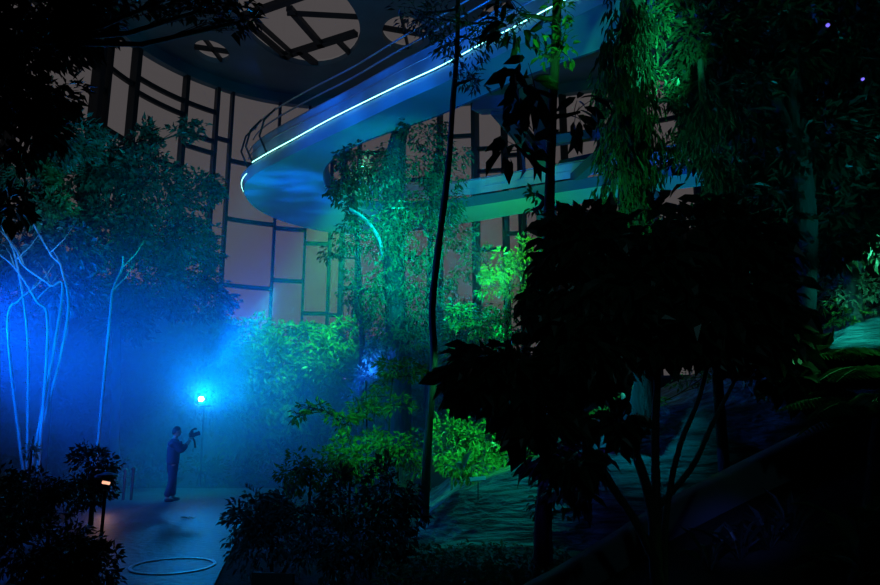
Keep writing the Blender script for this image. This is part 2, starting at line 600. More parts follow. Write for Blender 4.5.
# the straight walls beyond the glass on both sides of the visitor
mb = MB(); mb.box((19.8, 14, 12), (.5, 38, 24)); tag(mb.build('wall_right', M['darkwall']), kind='structure')
mb = MB(); mb.box((-18.4, 6.2, 12), (.4, 20.8, 24)); tag(mb.build('wall_left', M['darkwall']), kind='structure')
mb = MB(); mb.box((.7, -4.2, 12), (38.6, .4, 24)); tag(mb.build('wall_front', M['darkwall']), kind='structure')
mb = MB()
arc = [plan(t) for t in np.linspace(posts[-1][0], math.pi / 2, 24)]
for a, b in zip(arc[:-1], arc[1:]): mb.bar((*a, 12), (*b, 12), .3, 24)
tag(mb.build('wall_back', M['darkwall']), kind='structure')
# low masonry base along the glass
mb = MB()
arc = [facade_xy(u) for u in np.linspace(-2.9, 1.5, 60)]
for a, b in zip(arc[:-1], arc[1:]): mb.bar((a[0] * .985, a[1] - .3, 2.2), (b[0] * .985, b[1] - .3, 2.2), .4, 4.5)
tag(mb.build('trim_2', M['darkwall']), kind='structure')

# pale ring in the paving, leaf on the paving
c = UZ(173, 566, 0)
mb = MB()
ri, ro = .49, .535
vs, fs = [], []
for k in range(64):
    t = 2 * math.pi * k / 64
    for r, z in ((ri, .003), (ri, .012), (ro, .012), (ro, .003)):
        vs.append((c.x + r * math.cos(t), c.y + r * math.sin(t), z))
for k in range(64):
    for j in range(4):
        a, b = k * 4 + j, k * 4 + (j + 1) % 4
        a2, b2 = ((k + 1) % 64) * 4 + j, ((k + 1) % 64) * 4 + (j + 1) % 4
        fs.append((a, b, b2, a2))
mb.add(vs, fs)
tag(mb.build('ground_ring', M['ringm'], origin=(c.x, c.y, 0)), 'thin pale circular ring set flat in the dark blue path', 'ring')
c = UZ(185, 517.5, 0.02)
mb = MB(); leaves(mb, [(c.x - .1, c.y, .02), (c.x + .06, c.y + .04, .02)], [(1, .1, 0), (1, -.3, 0)], [(0, 0, 1), (0, .1, 1)], np.array([.22, .16]), .5, T_BROAD)
tag(mb.build('fallen_leaf', M['leafpale'], origin=(c.x, c.y, 0)), 'small pale fallen leaf lying on the path between the ring and the person', 'leaf')

# ------------------------------------------------------------------ bank and ramp
def bank():
    xs = np.linspace(CRW[0].x - .3, CRW[-1].x, 120)
    prof = [(-1.5, -.3, 1), (-1.25, -1.1, 0), (-1.1, -.72, 0), (-.85, -.46, 0), (-.55, -.27, 0), (-.25, -.09, 0), (0, 0, 0), (.6, -.04, 0), (2.5, -.1, 0), (6.5, -.15, 0), (10.5, -.4, 2)]
    vs, fs = [], []
    m = len(prof)
    for i, x in enumerate(xs):
        h = crest_h(x)
        wob = .10 * math.sin(x * 1.7) + .06 * math.sin(x * 4.1 + 1)
        for j, (dy, dz, mode) in enumerate(prof):
            z = h + dz + (.05 * math.sin(x * 3.3 + j * 1.3) + .035 * math.sin(x * 7.1 + j * 2.1) if 0 < j < 8 else 0)
            if mode == 1: z = -.1
            if mode == 2: z = -.1
            if mode == 0 and j <= 2: z = max(z, h * .25 - .1)
            vs.append((x, 12 + dy + wob * (1 if j < 8 else 0), max(z, -.1)))
    for i in range(len(xs) - 1):
        for j in range(m - 1):
            a = i * m + j
            fs.append((a, a + m, a + m + 1, a + 1))
    mb = MB(); mb.add(vs, fs)
    # end caps
    mb.f.append(tuple(range(m))); mb.f.append(tuple((len(xs) - 1) * m + j for j in range(m - 1, -1, -1)))
    return mb.build('rock_bank', M['rock'], smooth=True, origin=(3, 12, 0))


tag(bank(), 'long mossy rock bank sloping up behind the dark multi-stemmed tree', 'rock bank')
# lower ramp kerb
low = [(500, 600), (530, 583), (560, 567), (600, 543), (640, 517), (680, 494), (735, 466), (800, 434), (860, 406), (940, 370), (1040, 325)]
lw = [U(a, b, 7.2) for a, b in low]
mb = MB()
vs, fs = [], []
prof = [(-.16, -9), (-.16, -.06), (-.12, -.015), (-.05, 0), (.08, 0), (.15, -.02), (.2, -.08), (.2, -9)]
N_ = 60
for i in range(N_):
    x = lw[0].x + (lw[-1].x - lw[0].x) * i / (N_ - 1)
    h = float(np.interp(x, [p.x for p in lw], [p.z for p in lw]))
    for dy, dz in prof:
        vs.append((x, 7.2 + dy, max(-.08, h + dz) if dz > -5 else -.08))
m = len(prof)
for i in range(N_ - 1):
    for j in range(m - 1):
        a = i * m + j; fs.append((a, a + m, a + m + 1, a + 1))
fs.append(tuple(range(m))); fs.append(tuple((N_ - 1) * m + j for j in range(m - 1, -1, -1)))
mb.add(vs, fs)
tag(mb.build('ramp_wall', M['wallkerb'], smooth=True, origin=(2.5, 7.2, 0)), 'low dark sloping ramp wall rising in front of the rock bank', 'wall')
# small plant-name plate on the bank
p = U(478, 479, 11.55)
root = empty('plant_label', p); tag(root, 'small pale blank plate on a stake at the edge of the rock bank', 'sign')
mb = MB(); mb.tube([p + Vector((0, .03, -.35)), p], .008, 6); mb.build('stake', M['black'], root)
mb = MB(); mb.box(p, (.26, .015, .1), M=Matrix.Rotation(-.95, 3, 'X') @ Matrix.Rotation(-.12, 3, 'Y')); mb.build('plate', M['plate'], root)
# rust red edging at the foot of the dark shrub
a, b = UZ(256, 581, .02), UZ(296, 583, .02)
mb = MB(); mb.bar((a.x, a.y - .15, .07), (b.x, b.y - .15, .07), .06, .16)
tag(mb.build('edging_board', M['red'], origin=(a.x, a.y, 0)), 'low rust red edging board at the foot of the dark shrub beside the path', 'edging')

# ------------------------------------------------------------------ walkway bridge
ZB = 10.5
out_px = [(700, -48), (650, -22), (605, 1), (560, 24), (520, 44), (480, 64), (440, 84), (400, 102), (350, 126), (300, 150), (270, 165), (252, 176), (244, 186), (246, 197), (256, 208), (275, 218),
          (300, 226), (330, 232), (365, 234), (410, 231), (470, 222), (545, 209), (620, 197), (690, 187), (790, 174)]
in_px = [(700, 8), (650, 30), (605, 48), (560, 64), (520, 79), (485, 95), (440, 115), (410, 126), (375, 138), (348, 150), (332, 161), (325, 171), (325, 181), (330, 190), (339, 198), (350, 204),
         (362, 208), (380, 210), (400, 210), (430, 209), (470, 206), (545, 194), (620, 183), (690, 173), (790, 160)]
OP = [UZ(a, b, ZB) for a, b in out_px]
IP = [UZ(a, b, ZB) for a, b in in_px]


def resample(P, n):
    P = [Vector(p) for p in P]
    q = []
    for i in range(len(P) - 1):
        for k in range(8):
            t = k / 8
            p0, p1, p2, p3 = P[max(i - 1, 0)], P[i], P[i + 1], P[min(i + 2, len(P) - 1)]
            q.append(.5 * ((2 * p1) + (p2 - p0) * t + (2 * p0 - 5 * p1 + 4 * p2 - p3) * t * t + (3 * p1 - p0 - 3 * p2 + p3) * t ** 3))
    q.append(P[-1])
    return q


OQ, IQ = resample(OP, 8), resample(IP, 8)
NQ = len(OQ)
br = empty('walkway_bridge', (OQ[100].x, OQ[100].y, ZB))
tag(br, 'high curved walkway bridge with lit teal underside making a hairpin turn', 'bridge')


def up(p, z, inward=0.0, other=None):
    v = Vector((p.x, p.y, p.z + z))
    if other is not None and inward:
        d = (other - p); d.z = 0
        v += d.normalized() * inward
    return v


mb = MB()
vs = []
for o, i in zip(OQ, IQ): vs += [tuple(o), tuple(i), tuple(up(o, .30, -.12, i)), tuple(up(i, .30, -.1, o))]
fs = []
for k in range(NQ - 1):
    a, b = 4 * k, 4 * k + 4
    fs += [(a, b, b + 1, a + 1), (a + 2, a + 3, b + 3, b + 2)]
fs += [(0, 1, 3, 2), (4 * NQ - 4, 4 * NQ - 2, 4 * NQ - 1, 4 * NQ - 3)]
mb.add(vs, fs)
mb.build('deck', M['bridge'], br)
for nm, A, B in (('fascia', OQ, IQ), ('fascia', IQ, OQ)):
    mb = MB(); vs = []; fs = []
    for o, i in zip(A, B): vs += [tuple(up(o, -.02, -.0, i)), tuple(up(o, .34, -.16, i)), tuple(up(o, .34, .05, i)), tuple(up(o, .02, .1, i))]
    for k in range(NQ - 1):
        for j in range(4):
            fs.append((4 * k + j, 4 * k + (j + 1) % 4, 4 * k + 4 + (j + 1) % 4, 4 * k + 4 + j))
    mb.add(vs, fs)
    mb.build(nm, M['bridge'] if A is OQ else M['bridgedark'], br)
# led strip along the outer edge, brightest on the near run, ending round the nose
i1 = 13 * 8 + 2
mb = MB(); mb.tube([up(OQ[k], .38, -.22, IQ[k]) for k in range(0, 11 * 8 - 2)], .011, 6); mb.build('led_strip', M['led'], br)
mb = MB(); mb.tube([up(OQ[k], .2, -.1, IQ[k]) for k in range(11 * 8 + 2, 14 * 8)], .010, 6); mb.build('led_strip', M['led'], br)


def rail_run(A, B, k0, k1, step, heights, inset, panel_top, post_h, r=.03, every=1):
    for h, ins in heights:
        mb = MB(); mb.tube([up(A[k], h, ins, B[k]) for k in range(k0, k1)], r, 6); mb.build('handrail', M['rail'], br, True)
    for k in range(k0, k1 - step, step):
        g = MB()
        pts = [k + j for j in range(0, step + 1, 2)]
        vs = []
        for j in pts: vs += [tuple(up(A[j], .5, inset, B[j])), tuple(up(A[j], panel_top, inset, B[j]))]
        g.add(vs, [(2 * j, 2 * j + 2, 2 * j + 3, 2 * j + 1) for j in range(len(pts) - 1)])
        g.build('glass_panel', M['balglass'], br)
        if post_h:
            p = MB(); p.tube([up(A[k], .44, inset + .04, B[k]), up(A[k], post_h, inset + .04, B[k])], .025, 5); p.build('railing_post', M['steel'], br)


rail_run(OQ, IQ, 0, 12 * 8, 6, [(1.28, .12), (1.0, .1), (1.75, .25), (2.15, .3)], .08, 1.25, 1.3)
rail_run(IQ, OQ, 15 * 8, 24 * 8, 8, [(1.15, .1), (.8, .1)], .08, 1.1, 1.15)
# tall bent posts at the nose carrying the upper rails
for k in (10 * 8 + 2, 11 * 8 + 1, 12 * 8 - 3):
    p = MB()
    p.tube([up(OQ[k], .44, .1, IQ[k]), up(OQ[k], 1.2, -.25, IQ[k]), up(OQ[k], 1.8, -.1, IQ[k]), up(OQ[k], 2.2, .32, IQ[k])], .035, 6)
    p.build('bent_post', M['steel'], br, True)
# steel supports between the two runs
for a, b, wd, h in [((478, 106, 19.5), (510, 104, 18.6), .5, .4), ((498, 106, 19), (552, 172, 26), .45, .5), ((556, 196, 26.3), (640, 120, 20), .35, .4),
                    ((546, 142, 25), (640, 128, 24), .3, .35), ((560, 166, 27), (640, 148, 27), .3, .4)]:
    A, B = U(*a), U(*b)
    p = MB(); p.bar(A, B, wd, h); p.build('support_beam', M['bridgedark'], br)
p = MB(); A = U(545, 168, 26.6); p.tube([(A.x, A.y, A.z + 4), (A.x, A.y, 0)], .42, 14)
tag(p.build('steel_column', M['bridgedark'], smooth=True, origin=(A.x, A.y, 0)), 'round steel column behind the thin dark trunk carrying the far run of the bridge', 'column')

# ------------------------------------------------------------------ stage lamp, lantern, bollards
p = U(201, 399, 20.5)
root = empty('stage_lamp', (p.x, p.y, 0)); tag(root, 'bright blue-white stage lamp shining through mist above the person', 'lamp')
mb = MB(); mb.tube([(p.x, p.y + .35, 0), (p.x, p.y + .35, p.z - .2)], .035, 8); mb.build('pole', M['black'], root)
d = (Vector((-3.4, 10, 2.2)) - p).normalized()
mb = MB(); mb.tube([p - d * .42, p - d * .3, p - d * .02], [.1, .17, .19], 16); mb.build('housing', M['black'], root, True)
mb = MB(); mb.tube([p - d * .05, p + d * .01], .075, 16); mb.build('lens', M['lamp'], root)
mb = MB(); mb.bar((p.x - .24, p.y + .3, p.z - .2), (p.x + .24, p.y + .3, p.z - .2), .06, .04); mb.build('bracket', M['black'], root)
LAMP = p + d * .12; LAMPD = d

p = U(106, 484, 12.2)
root = empty('lantern', (p.x, p.y, 0)); tag(root, 'small warm glowing path lantern beside the dark round shrub', 'lantern')
mb = MB(); mb.tube([(p.x, p.y, 0), (p.x, p.y, p.z - .1)], .03, 8); mb.build('post', M['black'], root)
mb = MB(); mb.tube([(p.x, p.y, p.z + .12), (p.x, p.y, p.z + .16), (p.x, p.y, p.z + .2)], [.2, .17, .04], 12); mb.build('cap', M['black'], root)
mb = MB(); mb.tube([(p.x - .06, p.y, p.z + .03), (p.x + .06, p.y, p.z + .01)], .026, 10); mb.build('bulb', M['warm'], root)
lab = ['first slim dark bollard from the lantern at the path edge', 'second slim dark bollard from the lantern at the path edge', 'third slim dark bollard from the lantern, nearest the person']
for k, (x, t) in enumerate([(113, 472), (123, 470), (131, 468)]):
    a = UZ(x, 500, 0); b = U(x, t, a.y)
    root = empty('bollard', (a.x, a.y, 0)); tag(root, lab[k], 'bollard', 'bollards at the path edge')
    mb = MB(); mb.tube([(a.x, a.y, 0), (a.x, a.y, b.z - .06)], .035, 8); mb.build('post', M['black'], root)
    mb = MB(); mb.tube([(a.x, a.y, b.z - .06), (a.x, a.y, b.z), (a.x, a.y, b.z + .03)], [.05, .05, .015], 8); mb.build('cap', M['black'], root)
for q, l in [((863, 79, 11), 'tiny violet lamp glowing high among the dark canopy leaves'), ((828, 25, 10.5), 'faint violet lamp on the pale column high in the dark canopy')]:
    p = U(*q)
    root = empty('accent_lamp', p); tag(root, l, 'lamp')
    mb = MB(); mb.tube([p + Vector((0, .25, 0)), p + Vector((0, .02, 0))], .05, 8); mb.build('housing', M['black'], root)
    mb = MB(); mb.tube([p + Vector((0, .03, 0)), p + Vector((0, -.01, 0))], .025 if q[0] > 850 else .03, 8)
    mb.build('lens', M['violet'], root)
    mb = MB(); mb.tube([p + Vector((0, .2, 0)), p + Vector((0, .2, 0.4))], .012, 6); mb.build('hanger', M['black'], root)
p = U(826, 66, 13.2)
mb = MB(); mb.tube([(p.x, p.y, ground_z(p.x, p.y)), (p.x, p.y, H)], .15, 14)
tag(mb.build('concrete_column', M['wallkerb'], smooth=True, origin=(p.x, p.y, 0)), 'pale smooth column rising through the dark canopy', 'column')


# ------------------------------------------------------------------ the person
def skin_mesh(verts, edges, radii, root=0, levels=1):
    me = bpy.data.meshes.new('tmp'); me.from_pydata(verts, edges, [])
    o = bpy.data.objects.new('tmp', me); COL.objects.link(o)
    m = o.modifiers.new('s', 'SKIN'); m.use_smooth_shade = True
    for i, d in enumerate(me.skin_vertices[0].data):
        r = radii[i]
        d.radius = r if hasattr(r, '__len__') else (r, r)
        d.use_root = (i == root)
    s = o.modifiers.new('u', 'SUBSURF'); s.levels = levels; s.render_levels = levels
    bpy.context.view_layer.update()
    ev = o.evaluated_get(bpy.context.evaluated_depsgraph_get())
    r = bpy.data.meshes.new_from_object(ev)
    out = ([tuple(v.co) for v in r.vertices], [tuple(p.vertices) for p in r.polygons])
    bpy.data.objects.remove(o); bpy.data.meshes.remove(me); bpy.data.meshes.remove(r)
    return out


def person():
    base = UZ(170, 501.5, 0)
    root = empty('person', base); tag(root, 'person in dark clothes standing on the path raising a camera to their face', 'person')
    J = {}
    V, E, R = [], [], []

    def v(name, co, r, to=None):
        J[name] = len(V); V.append(co); R.append(r)
        if to: E.append((J[to], J[name]))
    v('pelvis', (0, 0, .93), (.10, .08))
    v('waist', (-.01, 0, 1.08), (.095, .08), 'pelvis'); v('chest', (0, 0, 1.28), (.15, .11), 'waist'); v('upchest', (.0, 0, 1.39), (.12, .1), 'chest')
    v('neck', (.015, 0, 1.47), .055, 'upchest'); v('nape', (.03, 0, 1.53), .055, 'neck')
    v('jaw', (.04, 0, 1.60), (.05, .05), 'nape')
    for s, n in ((1, 'l'), (-1, 'r')):
        v('sh' + n, (0, s * .17, 1.385), .062, 'upchest'); v('el' + n, (.13, s * .215, 1.15), .044, 'sh' + n); v('wr' + n, (.32, s * .085, 1.37), .03, 'el' + n)
        v('palm' + n, (.37, s * .06, 1.44), (.028, .04), 'wr' + n)
        fx = .06 if s > 0 else -.05
        v('hip' + n, (0, s * .09, .88), .075, 'pelvis'); v('kn' + n, (.05 if s > 0 else .0, s * .105, .48), .06, 'hip' + n)
        v('an' + n, (.07 if s > 0 else -.11, s * .11, .085), .043, 'kn' + n); v('toe' + n, (.24 if s > 0 else .06, s * .12, .035), .035, 'an' + n)
    mb = MB()

    def put(m, V, F_): m.add(np.array(V) + np.array(base), F_)
    put(mb, *skin_mesh(V, E, R, 0))
    def ball(c, r, f=None, sub=3):
        bm = bmesh.new(); bmesh.ops.create_icosphere(bm, subdivisions=sub, radius=1)
        vs, keep = [], []
        for q in bm.verts:
            p = Vector(q.co)
            if f: p = f(p)
            vs.append((c[0] + p.x * r[0], c[1] + p.y * r[1], c[2] + p.z * r[2]))
        fs = [tuple(q.index for q in f_.verts) for f_ in bm.faces]
        bm.free()
        return vs, fs

    def headshape(p):
        k = 1 - .22 * max(0, -p.z) ** 1.5
        return Vector((p.x * (k if p.x < 0 else 1 - .05 * max(0, -p.z)) + .12 * max(0, -p.z) * (p.x > 0), p.y * k, p.z))
    put(mb, *ball((.045, 0, 1.625), (.096, .077, .122), headshape))
    # five fingers per hand, curled round the camera
    for s in (1, -1):
        P = Vector((.375, s * .058, 1.45))
        for k, (ln, sp) in enumerate([(.075, -.027), (.085, -.009), (.08, .009), (.062, .026)]):
            a = P + Vector((sp * .8, 0, sp * -.5))
            f_ = [a, a + Vector((.01, -s * .004, ln * .4)), a + Vector((.012, -s * .022, ln * .7)), a + Vector((.008, -s * .04, ln * .85))]
            put(mb, *skin_mesh([tuple(q) for q in f_], [(0, 1), (1, 2), (2, 3)], [.0095, .009, .008, .007]))
        a = P + Vector((-.03, -s * .01, -.02))
        put(mb, *skin_mesh([tuple(a), tuple(a + Vector((-.015, -s * .025, .03))), tuple(a + Vector((.0, -s * .045, .05)))], [(0, 1), (1, 2)], [.012, .01, .008]))
    # nose, ears, brow and lips
    put(mb, *skin_mesh([(.125, 0, 1.655), (.15, 0, 1.625), (.135, 0, 1.61)], [(0, 1), (1, 2)], [.009, .014, .012]))
    for s in (1, -1):
        put(mb, *skin_mesh([(.035, s * .085, 1.655), (.025, s * .095, 1.64), (.035, s * .086, 1.605)], [(0, 1), (1, 2)], [.014, .016, .01]))
    put(mb, *skin_mesh([(.125, -.022, 1.585), (.133, 0, 1.586), (.125, .022, 1.585)], [(0, 1), (1, 2)], [.007, .009, .007]))
    body = mb.build('body', M['skin'], root, True)
    # eyes
    for s in (1, -1):
        m = MB(); m.tube([Vector(base) + Vector((.122, s * .032, 1.648)), Vector(base) + Vector((.131, s * .032, 1.648))], [.012, .006], 8); m.build('eye', M['hair'], root)
    # hair
    def hairshape(p):
        line = .05 + .55 * max(0, p.x) - .75 * max(0, -p.x)      # hairline high in front, low at the nape
        q = p * (1.10 + .03 * math.sin(p.x * 11) * math.cos(p.y * 9))
        if p.z < line: q = p * .80
        return q
    m = MB(); put(m, *ball((.04, 0, 1.632), (.098, .080, .122), hairshape, 4)); m.build('hair', M['hair'], root, True)
    # shirt
    sv = [(0, 0, .86), (-.01, 0, 1.06), (0, 0, 1.28), (.0, 0, 1.40), (.012, 0, 1.455)]; se = [(0, 1), (1, 2), (2, 3), (3, 4)]; sr = [(.20, .16), (.20, .165), (.225, .175), (.20, .16), (.085, .085)]
    for s in (1, -1):
        n0 = len(sv)
        sv += [(0, s * .175, 1.375), (.13, s * .22, 1.15), (.28, s * .11, 1.33)]; se += [(3, n0), (n0, n0 + 1), (n0 + 1, n0 + 2)]; sr += [.105, .082, .058]
    m = MB(); put(m, *skin_mesh(sv, se, sr, 1)); m.build('shirt', M['shirt'], root, True)
    tv = [(0, 0, .97), (0, 0, .9)]; te = [(0, 1)]; tr = [(.185, .15), (.195, .155)]
    for s in (1, -1):
        n0 = len(tv)
        tv += [(0, s * .095, .84), (.05 if s > 0 else .0, s * .105, .48), (.07 if s > 0 else -.11, s * .11, .10)]; te += [(1, n0), (n0, n0 + 1), (n0 + 1, n0 + 2)]; tr += [.125, .098, .085]
    m = MB(); put(m, *skin_mesh(tv, te, tr, 1)); m.build('trousers', M['trouser'], root, True)
    for s in (1, -1):
        ax = .07 if s > 0 else -.11
        m = MB(); put(m, *skin_mesh([(ax - .05, s * .11, .05), (ax + .06, s * .112, .05), (ax + .18, s * .12, .036)], [(0, 1), (1, 2)], [(.045, .05), (.05, .05), (.042, .034)], 1)); m.build('shoe', M['black'], root, True)
    # camera held in both hands
    b = Vector(base)
    cr = empty('camera_rig', b + Vector((.40, 0, 1.5))); tag(cr, 'black camera on a handheld grip raised in front of the person face', 'camera')
    m = MB(); m.box(b + Vector((.40, 0, 1.555)), (.12, .15, .11)); m.box(b + Vector((.39, 0, 1.625)), (.07, .07, .045)); m.build('camera_body', M['black'], cr)
    m = MB(); m.tube([b + Vector((.455, 0, 1.555)), b + Vector((.54, 0, 1.585)), b + Vector((.58, 0, 1.60))], [.045, .05, .058], 12); m.build('lens', M['lens'], cr, True)
    m = MB(); m.tube([b + Vector((.42, 0, 1.5)), b + Vector((.47, 0, 1.40)), b + Vector((.5, 0, 1.24))], [.02, .024, .028], 8); m.build('grip', M['black'], cr, True)
    m = MB(); m.tube([b + Vector((.37, .0, 1.645)), b + Vector((.45, 0, 1.70)), b + Vector((.5, 0, 1.70))], [.02, .025, .03], 8); m.build('microphone', M['black'], cr, True)
    rz = .55
    root.rotation_euler = (0, 0, rz); cr.rotation_euler = (0, 0, rz)
    cr.location = b + Matrix.Rotation(rz, 3, 'Z') @ Vector((.40, 0, 1.5))


person()

# ------------------------------------------------------------------ mist
def mist(name, label, c, r, mat):
    bm = bmesh.new(); bmesh.ops.create_icosphere(bm, subdivisions=4, radius=1)
    for v in bm.verts:
        v.co.z = max(v.co.z, (-c[2] + .02) / r[2])
        v.co.x = max(v.co.x, (-18.0 - c[0]) / r[0])
    me = bpy.data.meshes.new(name); bm.to_mesh(me); bm.free()
    me.polygons.foreach_set('use_smooth', [True] * len(me.polygons))
    o = link(name, me, mat); o.location = c; o.scale = r
    tag(o, label, 'mist', kind='stuff')


mist('mist', 'thick blue-tinted mist drifting over the path and low trees around the person', (-11.0, 20.5, 2.4), (13.0, 10.5, 5.6), fogmat('blue_tinted_mist', .12, aniso=.4))
mist('mist', 'thin teal haze hanging between the small trees under the bridge', (-3.0, 20.5, 4.5), (10.5, 7.0, 9.0), fogmat('thin_haze', .03))

# ------------------------------------------------------------------ vegetation
exec_veg = True
D2 = dict
# -- dark multi-stemmed tree in front
plant('multi_stemmed_tree', 'big black-leaved tree with several bare forking stems in front of the rock bank', 'tree', 6.0, (655, 585), stems=[
    ([(662, 585), (640, 530), (612, 485), (588, 445), (570, 415)], .05, .022, True),
    ([(655, 570), (652, 510), (636, 455), (612, 405), (590, 350), (580, 300)], .055, .025, True),
    ([(657, 560), (656, 490), (655, 430), (657, 370), (650, 300), (640, 240)], .05, .02, True),
    ([(664, 560), (668, 500), (680, 445), (700, 395), (715, 330)], .035, .015, True),
    ([(650, 515), (690, 470), (712, 425), (735, 380)], .03, .014, False),
    ([(622, 505), (595, 470), (560, 450)], .016, .008, False, 'branch'),
], clusters=[
    (640, 302, 0, 95, 54, 300, .26), (580, 345, -.2, 50, 45, 170, .26), (512, 372, -.3, 46, 26, 100, .25), (478, 372, -.3, 28, 24, 46, .24), (465, 392, -.3, 14, 16, 20, .24),
    (590, 255, .2, 56, 44, 170, .26), (660, 235, .3, 70, 40, 170, .26), (572, 240, 0, 24, 26, 50, .25), (725, 255, .2, 62, 52, 170, .27), (752, 318, 0, 56, 48, 210, .27),
    (540, 420, -.2, 36, 26, 66, .25), (670, 345, 0, 80, 18, 90, .24), (790, 365, 0, 36, 36, 80, .26), (600, 300, .3, 80, 56, 200, .27), (700, 300, .3, 90, 50, 230, .27),
    (575, 462, -.3, 20, 16, 16, .22), (620, 425, -.2, 24, 12, 10, .22), (552, 300, .1, 24, 30, 40, .25),
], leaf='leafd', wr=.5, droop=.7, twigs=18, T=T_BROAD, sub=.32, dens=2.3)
# -- slim trunk crossing the bridge (the one with hanging leaves)
plant('slim_trunk_tree', 'slim straight dark trunk with big hanging leaves in front of the bridge', 'tree', 8.5, (546, 500), stems=[
    ([(546, 480), (548, 350), (549, 230), (552, 120), (556, 40), (558, -40)], .075, .06, True)],
    clusters=[(522, 85, -.3, 30, 34, 40, .38, D2(twigs=9, droop=1.1, leaf='leafd')), (515, 145, -.4, 26, 18, 22, .36, D2(twigs=6, leaf='leafd', droop=.9)), (580, 112, 0, 26, 26, 22, .32, D2(leaf='leafd', twigs=6, droop=.8)), (520, 15, 0, 50, 30, 60, .3, D2(leaf='leafd')),
              (562, 48, -.2, 13, 28, 70, .13, D2(leaf='leafb', twigs=8, sub=.5)), (543, 55, -.2, 8, 26, 26, .13, D2(leaf='leafb', twigs=6, sub=.5)), (560, 6, -.2, 18, 10, 40, .13, D2(leaf='leafb', twigs=5)),
              (537, 194, .2, 10, 9, 26, .12, D2(leaf='leafb', twigs=4)), (533, 210, .2, 8, 6, 14, .12, D2(leaf='leafb', twigs=4))],
    wr=.4, T=T_BROAD, twigs=8)
# -- crooked sapling
plant('crooked_sapling', 'tall thin crooked sapling rising from the bank across the bridge to the top', 'tree', 12.3, (425, 497), stems=[
    ([(425, 495), (428, 440), (434, 360), (432, 310), (438, 250), (448, 170), (453, 100), (457, 50), (458, 0)], .085, .045, True),
    ([(430, 396), (445, 384), (468, 378)], .03, .02, False, 'branch')],
    clusters=[(470, 40, 0, 42, 36, 300, .16, D2(leaf='leaf')), (440, 20, 0, 34, 22, 180, .16), (475, 78, 0, 22, 16, 90, .18), (415, 12, .3, 26, 18, 110, .17), (500, 22, .2, 30, 24, 160, .16), (455, 60, 0, 14, 22, 60, .16)],
    leaf='leafblue', twigs=12, sub=.3, wr=.3)
# -- ivy clad trunk under the bridge
plant('ivy_clad_tree', 'big ivy-clad tree trunk with drooping leaves standing under the bridge nose', 'tree', 19.5, (396, 430), stems=[
    ([(398, 425), (398, 350), (394, 280), (392, 210), (396, 150), (404, 118)], .40, .26, True),
    ([(362, 350), (360, 290), (357, 230), (353, 190)], .09, .05, True),
    ([(428, 330), (430, 260), (432, 190), (438, 150)], .10, .06, True)],
    clusters=[(345, 190, -1, 22, 26, 300, .17), (352, 230, -.6, 22, 30, 330, .17), (372, 170, -1, 36, 36, 600, .17), (410, 165, -1, 46, 34, 700, .17), (448, 165, -.6, 26, 40, 400, .17), (420, 220, -1, 46, 50, 800, .17),
              (385, 250, -1, 36, 46, 600, .16), (448, 230, -.4, 22, 46, 380, .16), (400, 300, -.8, 48, 38, 700, .16), (362, 290, -.4, 26, 30, 300, .16), (430, 290, -.5, 30, 40, 420, .16), (400, 345, -.6, 40, 26, 420, .16),
              (330, 255, -.5, 14, 10, 60, .17), (458, 290, 0, 16, 40, 240, .15), (465, 345, 0, 26, 40, 340, .15), (425, 132, -.8, 30, 16, 260, .17), (345, 160, -.8, 16, 14, 130, .17)],
    leaf='leaf', twigs=15, droop=.9, sub=.31, wr=.5, dens=1.2)
# -- vine hung trunk on the other side of the slim trunk
plant('vine_hung_trunk', 'trunk hung with a curtain of narrow vines from the top beside the bridge', 'tree', 11.0, (632, 300), stems=[
    ([(634, 300), (634, 200), (632, 100), (634, 0), (634, -60)], .26, .24, True)],
    clusters=[(614, 30, -.3, 22, 50, 420, .26, D2(leaf='leafd')), (612, 100, -.3, 20, 50, 420, .26), (614, 170, -.3, 22, 50, 460, .25), (640, 60, -.4, 26, 60, 500, .26, D2(leaf='leafd')), (645, 140, -.3, 26, 60, 520, .25), (630, 215, -.2, 34, 26, 320, .22),
              (655, 22, -.2, 16, 28, 240, .12, D2(droop=.3, wr=.5)), (650, 75, -.1, 14, 22, 130, .12, D2(droop=.3, wr=.5)), (672, 100, -.1, 14, 18, 90, .12, D2(droop=.3, wr=.5)), (668, 150, 0, 20, 30, 160, .2)],
    leaf='leaf', droop=2.6, wr=.16, twigs=16, sub=.42, twig_r=.006)
plant('weeping_tree', 'dim weeping foliage hanging beside the green run of the bridge', 'tree', 10.6, (712, 300), stems=[([(712, 300), (710, 200), (704, 120), (700, 60)], .09, .05, True)],
      clusters=[(710, 180, -.2, 26, 46, 330, .24), (700, 120, -.2, 30, 40, 300, .24), (722, 235, -.1, 26, 34, 220, .22)], leaf='leafblue', droop=2.2, wr=.18, twigs=14, sub=.4)
# -- dark canopy on the far side
plant('canopy_tree', 'large dark canopy tree filling the upper corner around the pale column', 'tree', 11.5, (800, 380), stems=[
    ([(800, 380), (806, 250), (800, 150), (790, 60), (786, -40)], .24, .14, True), ([(803, 160), (770, 90), (720, 30)], .1, .04, False), ([(803, 200), (850, 120), (880, 60)], .1, .04, False)],
    clusters=[(700, 40, 0, 50, 50, 700, .26), (770, 40, 0, 60, 60, 1000, .26), (845, 60, .4, 60, 70, 1000, .26), (740, 110, .2, 60, 50, 900, .26), (810, 150, .3, 70, 55, 1100, .26), (760, 190, .4, 50, 50, 800, .26), (850, 220, .4, 50, 60, 900, .26), (690, 90, .3, 26, 40, 380, .24),
              (780, 250, .6, 70, 40, 800, .26), (720, -5, .3, 60, 30, 450, .26), (850, -5, .3, 60, 40, 500, .26), (880, 150, .5, 40, 70, 500, .26)],
    leaf='leafd', twigs=18, sub=.34, wr=.4, droop=.5)
